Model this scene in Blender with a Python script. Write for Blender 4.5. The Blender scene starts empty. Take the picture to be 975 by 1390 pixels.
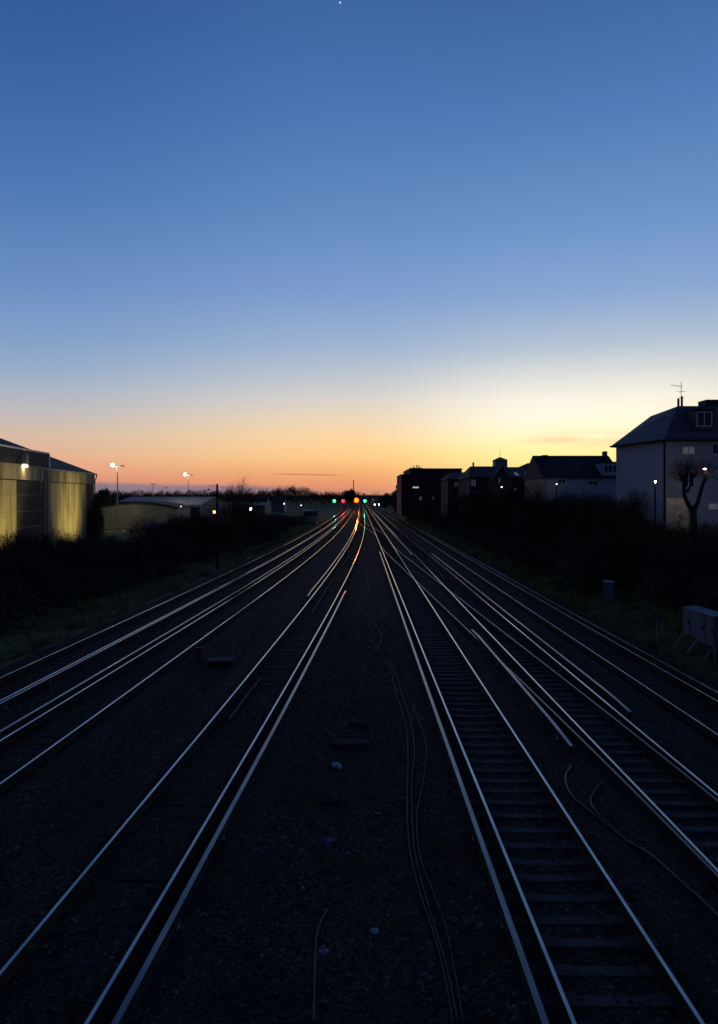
import bpy, bmesh, math, random
import numpy as np
from mathutils import Vector, Matrix
R = math.radians
scn = bpy.context.scene
col = scn.collection

# ------------------------------------------------------------------ camera
HC, F, U0, V0 = 6.0, 975.0, 487.5, 671.0        # eye height over the rails; photo focal length and horizon
cam = bpy.data.cameras.new('camera')
cam.sensor_fit = 'VERTICAL'; cam.sensor_height = 36.0; cam.lens = 36 * F / 1390
cam.shift_y = (V0 - 695.0) / 1390.0
cam.clip_start = 0.1; cam.clip_end = 6000
camo = bpy.data.objects.new('camera', cam); col.objects.link(camo)
camo.location = (0, 0, HC); camo.rotation_euler = (R(90), 0, 0)
scn.camera = camo

def s2l(c):
    c = c / 255.0
    return c / 12.92 if c <= 0.04045 else ((c + 0.055) / 1.055) ** 2.4
def rgb(r, g, b): return (s2l(r), s2l(g), s2l(b), 1.0)

# ------------------------------------------------------------------ dusk sky
SUN_AZ = math.atan((800 - U0) / F)
world = bpy.data.worlds.new("World"); scn.world = world; world.use_nodes = True
nt = world.node_tree; nt.nodes.clear()
N = nt.nodes; LK = nt.links
def nmath(op, a, b=None, c=None, clamp=False):
    n = N.new('ShaderNodeMath'); n.operation = op; n.use_clamp = clamp
    for i, v in enumerate((a, b, c)):
        if v is None: continue
        if isinstance(v, (int, float)): n.inputs[i].default_value = v
        else: LK.new(v, n.inputs[i])
    return n.outputs[0]
def nrange(v, a, b, lo=0.0, hi=1.0, smooth=True):
    n = N.new('ShaderNodeMapRange'); n.interpolation_type = 'SMOOTHSTEP' if smooth else 'LINEAR'
    LK.new(v, n.inputs[0])
    for i, q in enumerate((a, b, lo, hi)): n.inputs[i + 1].default_value = q
    return n.outputs[0]
def nmix(f, a, b):
    n = N.new('ShaderNodeMix'); n.data_type = 'RGBA'
    if isinstance(f, (int, float)): n.inputs[0].default_value = f
    else: LK.new(f, n.inputs[0])
    for i, v in ((6, a), (7, b)):
        if isinstance(v, tuple): n.inputs[i].default_value = v
        else: LK.new(v, n.inputs[i])
    return n.outputs[2]
tc = N.new('ShaderNodeTexCoord')
nv = N.new('ShaderNodeVectorMath'); nv.operation = 'NORMALIZE'; LK.new(tc.outputs['Generated'], nv.inputs[0])
sp = N.new('ShaderNodeSeparateXYZ'); LK.new(nv.outputs[0], sp.inputs[0])
X_, Y_, Z_ = sp.outputs
az = nmath('ARCTAN2', X_, Y_)
off = nmath('ABSOLUTE', nmath('SUBTRACT', az, SUN_AZ))
zc = nmath('MAXIMUM', Z_, 0.0)
pos = nmath('SQRT', zc)
def ramp(x, samples, tail):
    n = N.new('ShaderNodeValToRGB'); n.color_ramp.interpolation = 'LINEAR'
    st = []
    for y, c in samples:
        h = V0 - y
        s = max(h, 0) / math.sqrt(F * F + h * h + (x - U0) ** 2)
        st.append((math.sqrt(s), rgb(*c)))
    st += [(p, rgb(*c)) for p, c in tail]
    st.sort(key=lambda q: q[0])
    els = n.color_ramp.elements
    els[0].position = 0.0; els[0].color = st[0][1]
    els[1].position = 1.0; els[1].color = st[-1][1]
    for p, c in st[1:-1]:
        e = els.new(min(max(p, 0.0001), 0.9999)); e.color = c
    LK.new(pos, n.inputs[0]); return n.outputs[0]
TAIL = [(0.80, (46, 82, 142)), (0.9, (32, 56, 104)), (1.0, (22, 38, 74))]
rR = ramp(800, [(671, (255, 200, 130)), (635, (255, 232, 145)), (610, (255, 246, 170)), (590, (255, 251, 202)), (565, (255, 250, 226)), (540, (250, 243, 228)),
                (505, (218, 220, 219)), (470, (180, 195, 211)), (400, (136, 165, 211)), (300, (104, 146, 200)), (150, (77, 121, 182)), (0, (58, 101, 162))], TAIL)
rC = ramp(470, [(671, (212, 138, 112)), (655, (234, 155, 113)), (640, (244, 176, 118)), (620, (253, 202, 138)), (595, (252, 212, 160)), (570, (238, 213, 182)), (540, (214, 208, 203)),
                (505, (184, 193, 207)), (470, (156, 178, 209)), (400, (124, 155, 206)), (300, (96, 138, 194)), (150, (72, 116, 178)), (0, (56, 99, 160))], TAIL)
rL = ramp(90, [(671, (190, 128, 122)), (655, (214, 146, 124)), (640, (226, 160, 132)), (620, (226, 176, 146)), (590, (212, 186, 168)), (560, (188, 184, 187)), (530, (166, 178, 197)),
               (500, (144, 168, 200)), (450, (122, 154, 200)), (390, (103, 140, 196)), (260, (74, 118, 180)), (130, (55, 100, 165)), (0, (43, 87, 150))], TAIL)
rB = ramp(487, [(671, (38, 52, 90)), (600, (38, 56, 100)), (300, (36, 54, 98)), (0, (28, 46, 86))], [(1.0, (22, 38, 74))])
c = nmix(nrange(off, R(3), R(19)), rR, rC)
c = nmix(nrange(off, R(17), R(45)), c, rL)
c = nmix(nrange(off, R(48), R(100)), c, rB)
mp = N.new('ShaderNodeMapping'); mp.inputs['Scale'].default_value = (9, 9, 120)
LK.new(nv.outputs[0], mp.inputs[0])
ns = N.new('ShaderNodeTexNoise'); ns.inputs['Scale'].default_value = 1.0; ns.inputs['Detail'].default_value = 5
LK.new(mp.outputs[0], ns.inputs['Vector'])
nz = ns.outputs[0]
# the low mauve cloud bank on the left horizon
top = nmath('ADD', nrange(az, R(-27), R(-2), 0.0185, 0.009, False), nmath('MULTIPLY', nmath('SUBTRACT', nz, 0.5), 0.006))
bank = nmath('MULTIPLY', nrange(nmath('SUBTRACT', zc, top), -0.004, 0.003, 1.0, 0.0), nrange(az, R(-9), R(-1.0), 0.85, 0.12))
c = nmix(bank, c, rgb(128, 120, 140))
# a thin dark streak and a soft warm cloud over the right roofs
e0 = nrange(az, R(-7.5), R(-1), 0.0283, 0.0265, False)
st_ = nmath('SUBTRACT', 1.0, nmath('DIVIDE', nmath('ABSOLUTE', nmath('SUBTRACT', zc, e0)), 0.0015), clamp=True)
st_ = nmath('MULTIPLY', st_, nmath('MULTIPLY', nrange(az, R(-7.4), R(-5.5)), nrange(az, R(-0.2), R(-3.0))))
c = nmix(nmath('MULTIPLY', st_, 0.75), c, rgb(165, 105, 95))
cl = nmath('SUBTRACT', 1.0, nmath('DIVIDE', nmath('ABSOLUTE', nmath('SUBTRACT', zc, 0.0725)), 0.014), clamp=True)
cl = nmath('MULTIPLY', nmath('MULTIPLY', cl, nrange(nz, 0.35, 0.62)), nmath('MULTIPLY', nrange(az, R(11), R(16)), nrange(az, R(25), R(19))))
c = nmix(nmath('MULTIPLY', cl, 0.7), c, rgb(246, 204, 160))
# evening star
sd = Vector(((462 - U0) / F, 1.0, (V0 - 3.5) / F)).normalized()
dt = N.new('ShaderNodeVectorMath'); dt.operation = 'DISTANCE'; LK.new(nv.outputs[0], dt.inputs[0]); dt.inputs[1].default_value = sd
c = nmix(nrange(dt.outputs['Value'], 0.0006, 0.0013, 1.0, 0.0), c, (0.8, 0.9, 1.0, 1))
bg = N.new('ShaderNodeBackground'); LK.new(c, bg.inputs[0]); bg.inputs[1].default_value = 0.97
sky = N.new('ShaderNodeTexSky'); sky.sky_type = 'NISHITA'; sky.sun_disc = False
sky.sun_elevation = R(-1.5); sky.sun_rotation = SUN_AZ
bg2 = N.new('ShaderNodeBackground'); LK.new(sky.outputs[0], bg2.inputs[0]); bg2.inputs[1].default_value = 0.05
ad = N.new('ShaderNodeAddShader'); LK.new(bg.outputs[0], ad.inputs[0]); LK.new(bg2.outputs[0], ad.inputs[1])
wo = N.new('ShaderNodeOutputWorld'); LK.new(ad.outputs[0], wo.inputs[0])

sun = bpy.data.lights.new('sun', 'SUN'); sun.energy = 0.03; sun.angle = R(12); sun.color = (1, 0.72, 0.45)
suno = bpy.data.objects.new('sun', sun); col.objects.link(suno)
suno.rotation_euler = (R(90 - 1.5), 0, math.pi - SUN_AZ)
scn.view_settings.view_transform = 'Standard'; scn.view_settings.look = 'None'
scn.view_settings.exposure = 0.0; scn.view_settings.gamma = 1.0

# ------------------------------------------------------------------ materials
def mat(name, base, rough=0.8, metal=0.0, vary=0.3, scale=3.0, bump=0.0, bscale=None, second=None, sp_=0.3, coords='Object', stretch=None):
    m = bpy.data.materials.new(name); m.use_nodes = True
    t = m.node_tree; b = t.nodes['Principled BSDF']
    b.inputs['Roughness'].default_value = rough; b.inputs['Metallic'].default_value = metal
    b.inputs['Specular IOR Level'].default_value = sp_
    tcn = t.nodes.new('ShaderNodeTexCoord'); v = tcn.outputs[coords]
    if stretch:
        mm = t.nodes.new('ShaderNodeMapping'); mm.inputs['Scale'].default_value = stretch
        t.links.new(v, mm.inputs[0]); v = mm.outputs[0]
    n = t.nodes.new('ShaderNodeTexNoise'); n.inputs['Scale'].default_value = scale; n.inputs['Detail'].default_value = 6
    t.links.new(v, n.inputs['Vector'])
    r = t.nodes.new('ShaderNodeValToRGB')
    r.color_ramp.elements[0].position = 0.3; r.color_ramp.elements[1].position = 0.7
    lo = tuple(x * (1 - vary) for x in base); hi = tuple(min(1, x * (1 + vary)) for x in (second or base))
    r.color_ramp.elements[0].color = (*lo, 1); r.color_ramp.elements[1].color = (*hi, 1)
    t.links.new(n.outputs[0], r.inputs[0]); t.links.new(r.outputs[0], b.inputs['Base Color'])
    if bump:
        bn = t.nodes.new('ShaderNodeTexNoise'); bn.inputs['Scale'].default_value = bscale or scale * 5; bn.inputs['Detail'].default_value = 4
        t.links.new(v, bn.inputs['Vector'])
        bp = t.nodes.new('ShaderNodeBump'); bp.inputs['Strength'].default_value = bump; bp.inputs['Distance'].default_value = 0.02
        t.links.new(bn.outputs[0], bp.inputs['Height']); t.links.new(bp.outputs[0], b.inputs['Normal'])
    return m
def emit(name, c_, s):
    m = bpy.data.materials.new(name); m.use_nodes = True
    b = m.node_tree.nodes['Principled BSDF']; b.inputs['Base Color'].default_value = (*c_, 1)
    b.inputs['Emission Color'].default_value = (*c_, 1); b.inputs['Emission Strength'].default_value = s
    return m
M = {}
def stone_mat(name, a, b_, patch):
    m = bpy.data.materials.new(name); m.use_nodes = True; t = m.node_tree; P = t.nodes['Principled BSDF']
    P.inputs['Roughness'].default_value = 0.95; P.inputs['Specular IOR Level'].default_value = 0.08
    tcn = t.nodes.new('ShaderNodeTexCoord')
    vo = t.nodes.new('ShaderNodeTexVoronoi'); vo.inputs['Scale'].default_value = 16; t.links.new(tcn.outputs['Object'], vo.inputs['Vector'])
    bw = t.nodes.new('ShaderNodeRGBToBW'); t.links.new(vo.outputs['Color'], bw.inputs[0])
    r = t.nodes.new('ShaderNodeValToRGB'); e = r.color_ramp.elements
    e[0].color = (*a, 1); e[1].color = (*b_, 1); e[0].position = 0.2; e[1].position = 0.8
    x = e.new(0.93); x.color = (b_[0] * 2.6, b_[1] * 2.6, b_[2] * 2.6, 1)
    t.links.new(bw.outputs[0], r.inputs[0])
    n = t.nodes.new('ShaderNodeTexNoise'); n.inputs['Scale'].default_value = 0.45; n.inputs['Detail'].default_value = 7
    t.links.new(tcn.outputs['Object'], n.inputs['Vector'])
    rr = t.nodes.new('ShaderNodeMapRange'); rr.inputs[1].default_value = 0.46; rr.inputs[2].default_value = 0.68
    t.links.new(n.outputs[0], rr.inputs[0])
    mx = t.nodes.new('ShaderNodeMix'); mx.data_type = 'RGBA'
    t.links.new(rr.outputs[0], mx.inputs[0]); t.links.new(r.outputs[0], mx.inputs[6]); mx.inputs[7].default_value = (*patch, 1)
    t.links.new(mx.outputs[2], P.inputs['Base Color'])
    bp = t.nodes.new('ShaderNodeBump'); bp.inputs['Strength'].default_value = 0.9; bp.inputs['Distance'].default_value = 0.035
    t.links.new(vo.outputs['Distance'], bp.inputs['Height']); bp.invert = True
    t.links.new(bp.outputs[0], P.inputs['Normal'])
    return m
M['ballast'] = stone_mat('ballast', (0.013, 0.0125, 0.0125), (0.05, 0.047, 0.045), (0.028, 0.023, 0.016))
M['soil'] = mat('soil', (0.07, 0.065, 0.035), 1, 0, 0.5, 0.6, 0.5, 6, (0.12, 0.13, 0.055), 0.05)
M['grass'] = mat('grass', (0.17, 0.19, 0.08), 0.9, 0, 0.45, 0.7, second=(0.26, 0.27, 0.12), sp_=0.1)
M['rail_top'] = mat('rail_top', (0.48, 0.43, 0.38), 0.15, 1.0, 0.25, 0.9, 0.04, 3.0, stretch=(6, 1.2, 6))
M['rail_worn'] = mat('rail_worn', (0.5, 0.48, 0.46), 0.34, 1.0, 0.2, 0.9)
M['rail_dull'] = mat('rail_dull', (0.1, 0.085, 0.075), 0.33, 1.0, 0.35, 1.4)
M['rail_rust'] = mat('rail_rust', (0.07, 0.05, 0.04), 0.75, 0.0, 0.35, 4)
M['rail_side'] = mat('rail_side', (0.06, 0.035, 0.025), 0.9, 0, 0.4, 4, sp_=0.1)
M['third_top'] = mat('third_top', (0.15, 0.15, 0.15), 0.27, 1.0, 0.3, 0.9, 0.06, 4.0, stretch=(6, 1.2, 6))
M['concrete'] = mat('concrete', (0.06, 0.056, 0.054), 0.95, 0, 0.6, 1.6, 0.6, 14, sp_=0.08)
M['timber'] = mat('timber', (0.024, 0.02, 0.017), 0.9, 0, 0.4, 3, 0.4, 30, sp_=0.1)
M['pot'] = mat('pot', (0.2, 0.17, 0.14), 0.5)
M['leaf'] = mat('leaf', (0.1, 0.105, 0.07), 0.8, 0, 0.35, 1.5, second=(0.12, 0.12, 0.08), sp_=0.1)
M['leaf_olive'] = mat('leaf_olive', (0.07, 0.055, 0.02), 0.85, 0, 0.5, 1.5, second=(0.09, 0.085, 0.03), sp_=0.05)
M['twig'] = mat('twig', (0.05, 0.038, 0.028), 0.95, 0, 0.3, 3, sp_=0.05)
M['twig_brown'] = mat('twig_brown', (0.13, 0.075, 0.04), 0.95, 0, 0.3, 3, sp_=0.05)
M['bark'] = mat('bark', (0.09, 0.065, 0.045), 0.95, 0, 0.4, 6, 0.6, 20, sp_=0.05)
M['steel'] = mat('steel', (0.2, 0.2, 0.21), 0.6, 0.4, 0.2)
M['dark_steel'] = mat('dark_steel', (0.02, 0.02, 0.022), 0.7, 0.2, 0.2, sp_=0.1)
M['grey_box'] = mat('grey_box', (0.13, 0.16, 0.19), 0.55, 0, 0.15, 2)
M['clad'] = mat('clad', (0.34, 0.31, 0.2), 0.7, 0, 0.35, 1.1, second=(0.45, 0.41, 0.26), stretch=(1, 1, 0.16))
M['clad_grey'] = mat('clad_grey', (0.26, 0.25, 0.23), 0.65, 0, 0.35, 0.8, stretch=(1, 1, 0.2))
M['clad_dark'] = mat('clad_dark', (0.035, 0.045, 0.065), 0.6, 0, 0.3, 0.8)
M['roof_dark'] = mat('roof_dark', (0.03, 0.032, 0.038), 0.8, 0, 0.3, 1.0, 0.4, 8, sp_=0.2)
M['slate'] = mat('slate', (0.09, 0.1, 0.12), 0.65, 0, 0.25, 3.0, 0.4, 10)
M['roof_grey'] = mat('roof_grey', (0.3, 0.31, 0.33), 0.7, 0, 0.2, 0.5)
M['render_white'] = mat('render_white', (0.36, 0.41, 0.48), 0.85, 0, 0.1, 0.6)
M['trim'] = mat('trim', (0.7, 0.7, 0.68), 0.6, 0, 0.08)
M['brick'] = mat('brick', (0.09, 0.06, 0.055), 0.9, 0, 0.35, 5)
M['brick_dark'] = mat('brick_dark', (0.06, 0.045, 0.045), 0.9, 0, 0.35, 5)
M['glass'] = mat('glass', (0.02, 0.025, 0.035), 0.08, 0, 0.1, sp_=0.5)
M['blue_roof'] = mat('blue_roof', (0.03, 0.06, 0.14), 0.6, 0, 0.3)
M['plastic_pale'] = mat('plastic_pale', (0.3, 0.35, 0.4), 0.5, 0, 0.2)
M['rubber'] = mat('rubber', (0.03, 0.03, 0.032), 0.55, 0, 0.2, sp_=0.4)
M['brown'] = mat('brown', (0.12, 0.06, 0.03), 0.9, 0, 0.3)
M['train_pale'] = mat('train_pale', (0.2, 0.19, 0.19), 0.4, 0, 0.1)
M['train_dark'] = mat('train_dark', (0.04, 0.04, 0.05), 0.3, 0, 0.1)
M['e_white'] = emit('e_white', (1.0, 0.95, 0.85), 9)
M['e_warm'] = emit('e_warm', (1.0, 0.82, 0.5), 40)
M['e_orange'] = emit('e_orange', (1.0, 0.42, 0.1), 22)
M['e_window'] = emit('e_window', (1.0, 0.85, 0.6), 0.45)
M['e_window_dim'] = emit('e_window_dim', (0.8, 0.78, 0.7), 0.04)
M['e_green'] = emit('e_green', (0.03, 1.0, 0.4), 4)
M['e_red'] = emit('e_red', (1.0, 0.007, 0.022), 14)
M['e_amber'] = emit('e_amber', (1.0, 0.03, 0.0005), 22)
M['e_head'] = emit('e_head', (0.95, 0.95, 1.0), 30)

# ------------------------------------------------------------------ building helpers
def tag(o, label=None, cat=None, group=None, kind=None):
    if label: o['label'] = label
    if cat: o['category'] = cat
    if group: o['group'] = group
    if kind: o['kind'] = kind
    return o
def empty(name, loc=(0, 0, 0), rz=0.0, label=None, cat=None, group=None):
    o = bpy.data.objects.new(name, None); col.objects.link(o); o.empty_display_size = 0.2
    o.location = loc; o.rotation_euler = (0, 0, rz); tag(o, label, cat, group); return o
class MB:
    def __init__(s): s.v = []; s.f = []; s.m = []
    def add(s, vs, fs, mi=0):
        k = len(s.v); s.v += [tuple(p) for p in vs]; s.f += [tuple(i + k for i in f) for f in fs]; s.m += [mi] * len(fs); return s
    def box(s, x0, x1, y0, y1, z0, z1, mi=0):
        return s.add([(x0, y0, z0), (x1, y0, z0), (x1, y1, z0), (x0, y1, z0), (x0, y0, z1), (x1, y0, z1), (x1, y1, z1), (x0, y1, z1)],
                     [(0, 3, 2, 1), (4, 5, 6, 7), (0, 1, 5, 4), (1, 2, 6, 5), (2, 3, 7, 6), (3, 0, 4, 7)], mi)
    def bar(s, a, b, w, d=None, mi=0):            # square bar from a to b
        d = d or w; a = Vector(a); b = Vector(b); t = (b - a).normalized()
        u = t.cross(Vector((0, 0, 1)));  u = Vector((1, 0, 0)) if u.length < 1e-4 else u.normalized()
        n = t.cross(u)
        P = [p + u * (w / 2 * i) + n * (d / 2 * j) for p in (a, b) for i, j in ((-1, -1), (1, -1), (1, 1), (-1, 1))]
        return s.add(P, [(0, 1, 2, 3), (7, 6, 5, 4), (0, 4, 5, 1), (1, 5, 6, 2), (2, 6, 7, 3), (3, 7, 4, 0)], mi)
    def tube(s, pts, rad, seg=8, mi=0, cap=True):
        pts = [Vector(p) for p in pts]; n = len(pts)
        rad = [rad] * n if isinstance(rad, (int, float)) else rad
        vs = []; u = None
        for i, p in enumerate(pts):
            t = (pts[min(i + 1, n - 1)] - pts[max(i - 1, 0)]).normalized()
            if u is None:
                u = t.cross(Vector((0.31, 0.17, 0.93)));  u = u.normalized() if u.length > 1e-3 else Vector((1, 0, 0))
            else:
                u = (u - t * u.dot(t)).normalized()
            w = t.cross(u)
            for k in range(seg):
                a = 2 * math.pi * k / seg; vs.append(p + (u * math.cos(a) + w * math.sin(a)) * rad[i])
        fs = [(i * seg + k, i * seg + (k + 1) % seg, (i + 1) * seg + (k + 1) % seg, (i + 1) * seg + k) for i in range(n - 1) for k in range(seg)]
        if cap: fs += [tuple(range(seg))[::-1], tuple((n - 1) * seg + k for k in range(seg))]
        return s.add(vs, fs, mi)
    def sphere(s, c_, r, seg=12, rings=8, sz=1.0, mi=0):
        vs = [(c_[0], c_[1], c_[2] + r * sz)]
        for i in range(1, rings):
            t = math.pi * i / rings
            for k in range(seg):
                a = 2 * math.pi * k / seg; vs.append((c_[0] + r * math.sin(t) * math.cos(a), c_[1] + r * math.sin(t) * math.sin(a), c_[2] + r * sz * math.cos(t)))
        vs.append((c_[0], c_[1], c_[2] - r * sz)); L = len(vs) - 1
        fs = [(0, 1 + k, 1 + (k + 1) % seg) for k in range(seg)]
        for i in range(rings - 2):
            for k in range(seg):
                a = 1 + i * seg + k; b = 1 + i * seg + (k + 1) % seg; fs.append((a, a + seg, b + seg, b))
        fs += [(L, 1 + (rings - 2) * seg + (k + 1) % seg, 1 + (rings - 2) * seg + k) for k in range(seg)]
        return s.add(vs, fs, mi)
    def prism(s, poly, y0, y1, mi=0):             # polygon in x,z extruded along y
        n = len(poly)
        vs = [(x, y0, z) for x, z in poly] + [(x, y1, z) for x, z in poly]
        return s.add(vs, [tuple(range(n)), tuple(range(2 * n - 1, n - 1, -1))] + [(i, i + n, (i + 1) % n + n, (i + 1) % n) for i in range(n)], mi)
    def build(s, name, m, parent=None, smooth=False, loc=None):
        me = bpy.data.meshes.new(name); me.from_pydata(s.v, [], s.f)
        for x in (m if isinstance(m, (list, tuple)) else [m]): me.materials.append(x)
        if isinstance(m, (list, tuple)): me.polygons.foreach_set('material_index', s.m)
        if smooth: me.polygons.foreach_set('use_smooth', [True] * len(s.f))
        me.update()
        bm = bmesh.new(); bm.from_mesh(me); bmesh.ops.recalc_face_normals(bm, faces=bm.faces); bm.to_mesh(me); bm.free()
        o = bpy.data.objects.new(name, me); col.objects.link(o)
        if parent: o.parent = parent
        if loc: o.location = loc
        return o
def np_mesh(name, V, FQ, m, parent=None):
    me = bpy.data.meshes.new(name)
    V = np.asarray(V, dtype=np.float32); FQ = np.asarray(FQ, dtype=np.int32); k = FQ.shape[1]; n = len(FQ)
    me.vertices.add(len(V)); me.vertices.foreach_set('co', V.ravel())
    me.loops.add(n * k); me.loops.foreach_set('vertex_index', FQ.ravel())
    me.polygons.add(n); me.polygons.foreach_set('loop_start', np.arange(0, n * k, k, dtype=np.int32)); me.polygons.foreach_set('loop_total', np.full(n, k, dtype=np.int32))
    me.materials.append(m); me.update(calc_edges=True)
    o = bpy.data.objects.new(name, me); col.objects.link(o)
    if parent: o.parent = parent
    return o
def copy_tree(o, parent=None):
    c_ = o.copy(); col.objects.link(c_); c_.parent = parent
    for ch in o.children: copy_tree(ch, c_)
    return c_
def point(u, v, z=0.0):                             # where a photo pixel meets the level z
    Y = F * (HC - z) / (v - V0); return Vector(((u - U0) / F * Y, Y, z))
def at(u, v, Y): return Vector(((u - U0) / F * Y, Y, HC - (v - V0) / F * Y))
def light(name, loc, power, c_, r=0.15, parent=None, kind='POINT', aim=None, spot=100):
    l = bpy.data.lights.new(name, kind); l.energy = power; l.color = c_; l.shadow_soft_size = r
    if kind == 'SPOT': l.spot_size = R(spot); l.spot_blend = 0.8
    o = bpy.data.objects.new(name, l); col.objects.link(o); o.location = loc
    if aim is not None: o.rotation_euler = (Vector(aim) - Vector(loc)).to_track_quat('-Z', 'Y').to_euler()
    if parent: o.parent = parent
    return o

# ------------------------------------------------------------------ track geometry (centre lines, metres)
KN = np.array([6, 9, 13, 18, 25, 35, 50, 70, 95, 125, 160, 200, 250, 320, 420], float)
TR = {'R1': [3.17, 3.17, 3.17, 3.17, 3.17, 3.18, 3.19, 3.21, 3.23, 3.25, 3.25, 3.24, 3.19, 3.11, 3.0],
      'R2': [6.47, 6.46, 6.44, 6.41, 6.38, 6.34, 6.31, 6.25, 6.16, 6.05, 5.94, 5.81, 5.62, 5.2, 4.6],
      'R3': [9.75, 9.73, 9.71, 9.69, 9.66, 9.61, 9.56, 9.52, 9.48, 9.45, 9.38, 9.22, 8.95, 8.4, 7.6],
      'L1': [-3.95, -3.77, -3.54, -3.25, -2.87, -2.36, -1.68, -0.94, -0.27, 0.24, 0.58, 0.82, 0.96, 0.98, 0.6],
      'L2': [-8.72, -8.53, -8.29, -7.98, -7.56, -6.96, -6.14, -5.26, -4.44, -3.8, -3.32, -2.94, -2.6, -2.35, -2.5],
      'L3': [-12.06, -11.88, -11.64, -11.34, -10.92, -10.34, -9.54, -8.61, -7.71, -6.94, -6.36, -5.92, -5.6, -5.4, -5.8]}
def spline(ys):
    ys = np.array(ys, float); n = len(KN); h = np.diff(KN); A = np.zeros((n, n)); b = np.zeros(n); A[0, 0] = A[-1, -1] = 1
    for i in range(1, n - 1):
        A[i, i - 1] = h[i - 1]; A[i, i] = 2 * (h[i - 1] + h[i]); A[i, i + 1] = h[i]
        b[i] = 6 * ((ys[i + 1] - ys[i]) / h[i] - (ys[i] - ys[i - 1]) / h[i - 1])
    m = np.linalg.solve(A, b)
    s0 = (ys[1] - ys[0]) / h[0] - h[0] * m[1] / 6
    def f(y):
        if y <= KN[0]: return ys[0] + s0 * (y - KN[0])
        y = min(y, KN[-1]); i = min(int(np.searchsorted(KN, y, side='right')) - 1, n - 2); a = KN[i + 1] - y; c_ = y - KN[i]; H = h[i]
        return m[i] * a ** 3 / (6 * H) + m[i + 1] * c_ ** 3 / (6 * H) + (ys[i] / H - m[i] * H / 6) * a + (ys[i + 1] / H - m[i + 1] * H / 6) * c_
    return f
CL = {k: spline(v) for k, v in TR.items()}
def sm(t): t = min(max(t, 0), 1); return t * t * (3 - 2 * t)
def x_line(y):                                      # crossover between the first and second tracks right of the middle
    lin = 5.87 - 0.0478 * (y - 25)
    a, b = CL['R2'](y), CL['R1'](y)
    w = 1.2; hi = -w * math.log(math.exp(-lin / w * 8) + math.exp(-a / w * 8)) / 8      # soft minimum with the near track
    return w * math.log(math.exp(hi / w * 8) + math.exp(b / w * 8)) / 8
CL['X'] = x_line
CL['Y'] = lambda y: CL['L1'](y) + (CL['R1'](y) - CL['L1'](y)) * sm((162 - y) / 62)
def heading(f, y):
    d = (f(y + 0.5) - f(y - 0.5)); return math.atan2(-d, 1.0)
def frange(a, b, near=1.0):
    y = a; out = []
    while y < b: out.append(y); y += max(near, abs(y) * 0.03)
    out.append(b); return out
HEAD = [(-0.07, -0.159), (0.07, -0.159), (0.07, -0.148), (0.012, -0.132), (0.010, -0.045), (0.036, -0.036), (0.036, -0.008), (0.024, 0.0), (-0.024, 0.0), (-0.036, -0.008), (-0.036, -0.036), (-0.010, -0.045), (-0.012, -0.132), (-0.07, -0.148)]
CHEAD = [(-0.07, -0.13), (0.07, -0.13), (0.07, -0.118), (0.022, -0.1), (0.022, -0.05), (0.045, -0.04), (0.048, -0.008), (0.041, 0.0), (-0.041, 0.0), (-0.048, -0.008), (-0.045, -0.04), (-0.022, -0.05), (-0.022, -0.1), (-0.07, -0.118)]
def sweep(name, f, offx, y0, y1, prof, z, mats, parent=None, ramp_end=False):
    ys = frange(y0, y1); V = []; Fc = []; mi = []; n = len(prof)
    for q, y in enumerate(ys):
        h = heading(f, y); cx, cy = f(y) + math.cos(h) * offx, y + math.sin(h) * offx
        zz = z
        if ramp_end: zz = z - 0.06 * max(0, 1 - min(y - y0, y1 - y) / 1.5)
        for px, pz in prof: V.append((cx + math.cos(h) * px, cy + math.sin(h) * px, zz + pz))
    for i in range(len(ys) - 1):
        for k in range(n):
            k2 = (k + 1) % n; Fc.append((i * n + k, i * n + k2, (i + 1) * n + k2, (i + 1) * n + k)); mi.append(0 if k == 7 else 1)
    Fc += [tuple(range(n))[::-1], tuple((len(ys) - 1) * n + k for k in range(n))]; mi += [1, 1]
    b = MB(); b.v = V; b.f = Fc; b.m = mi
    return b.build(name, mats, parent)
G2 = 0.727
rnd = random.Random(5)
def mesh_only(b, name, m):
    o = b.build(name, m); me = o.data; bpy.data.objects.remove(o); return me
b = MB(); b.box(-1.28, 1.28, -0.125, 0.125, -0.34, -0.204); ME_TIM = mesh_only(b, 'timber_sleeper', M['timber'])
b = MB()
for a, c_, w, z in ((-1.25, -0.45, 0.14, 0.0), (-0.45, 0.45, 0.12, -0.02), (0.45, 1.25, 0.14, 0.0)):
    b.add([(a, -w, -0.34), (c_, -w, -0.34), (c_, w, -0.34), (a, w, -0.34), (a, -w + 0.03, z - 0.162), (c_, -w + 0.03, z - 0.162), (c_, w - 0.03, z - 0.162), (a, w - 0.03, z - 0.162)],
          [(0, 3, 2, 1), (4, 5, 6, 7), (0, 1, 5, 4), (1, 2, 6, 5), (2, 3, 7, 6), (3, 0, 4, 7)])
ME_CON = mesh_only(b, 'concrete_sleeper', M['concrete'])
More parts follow.
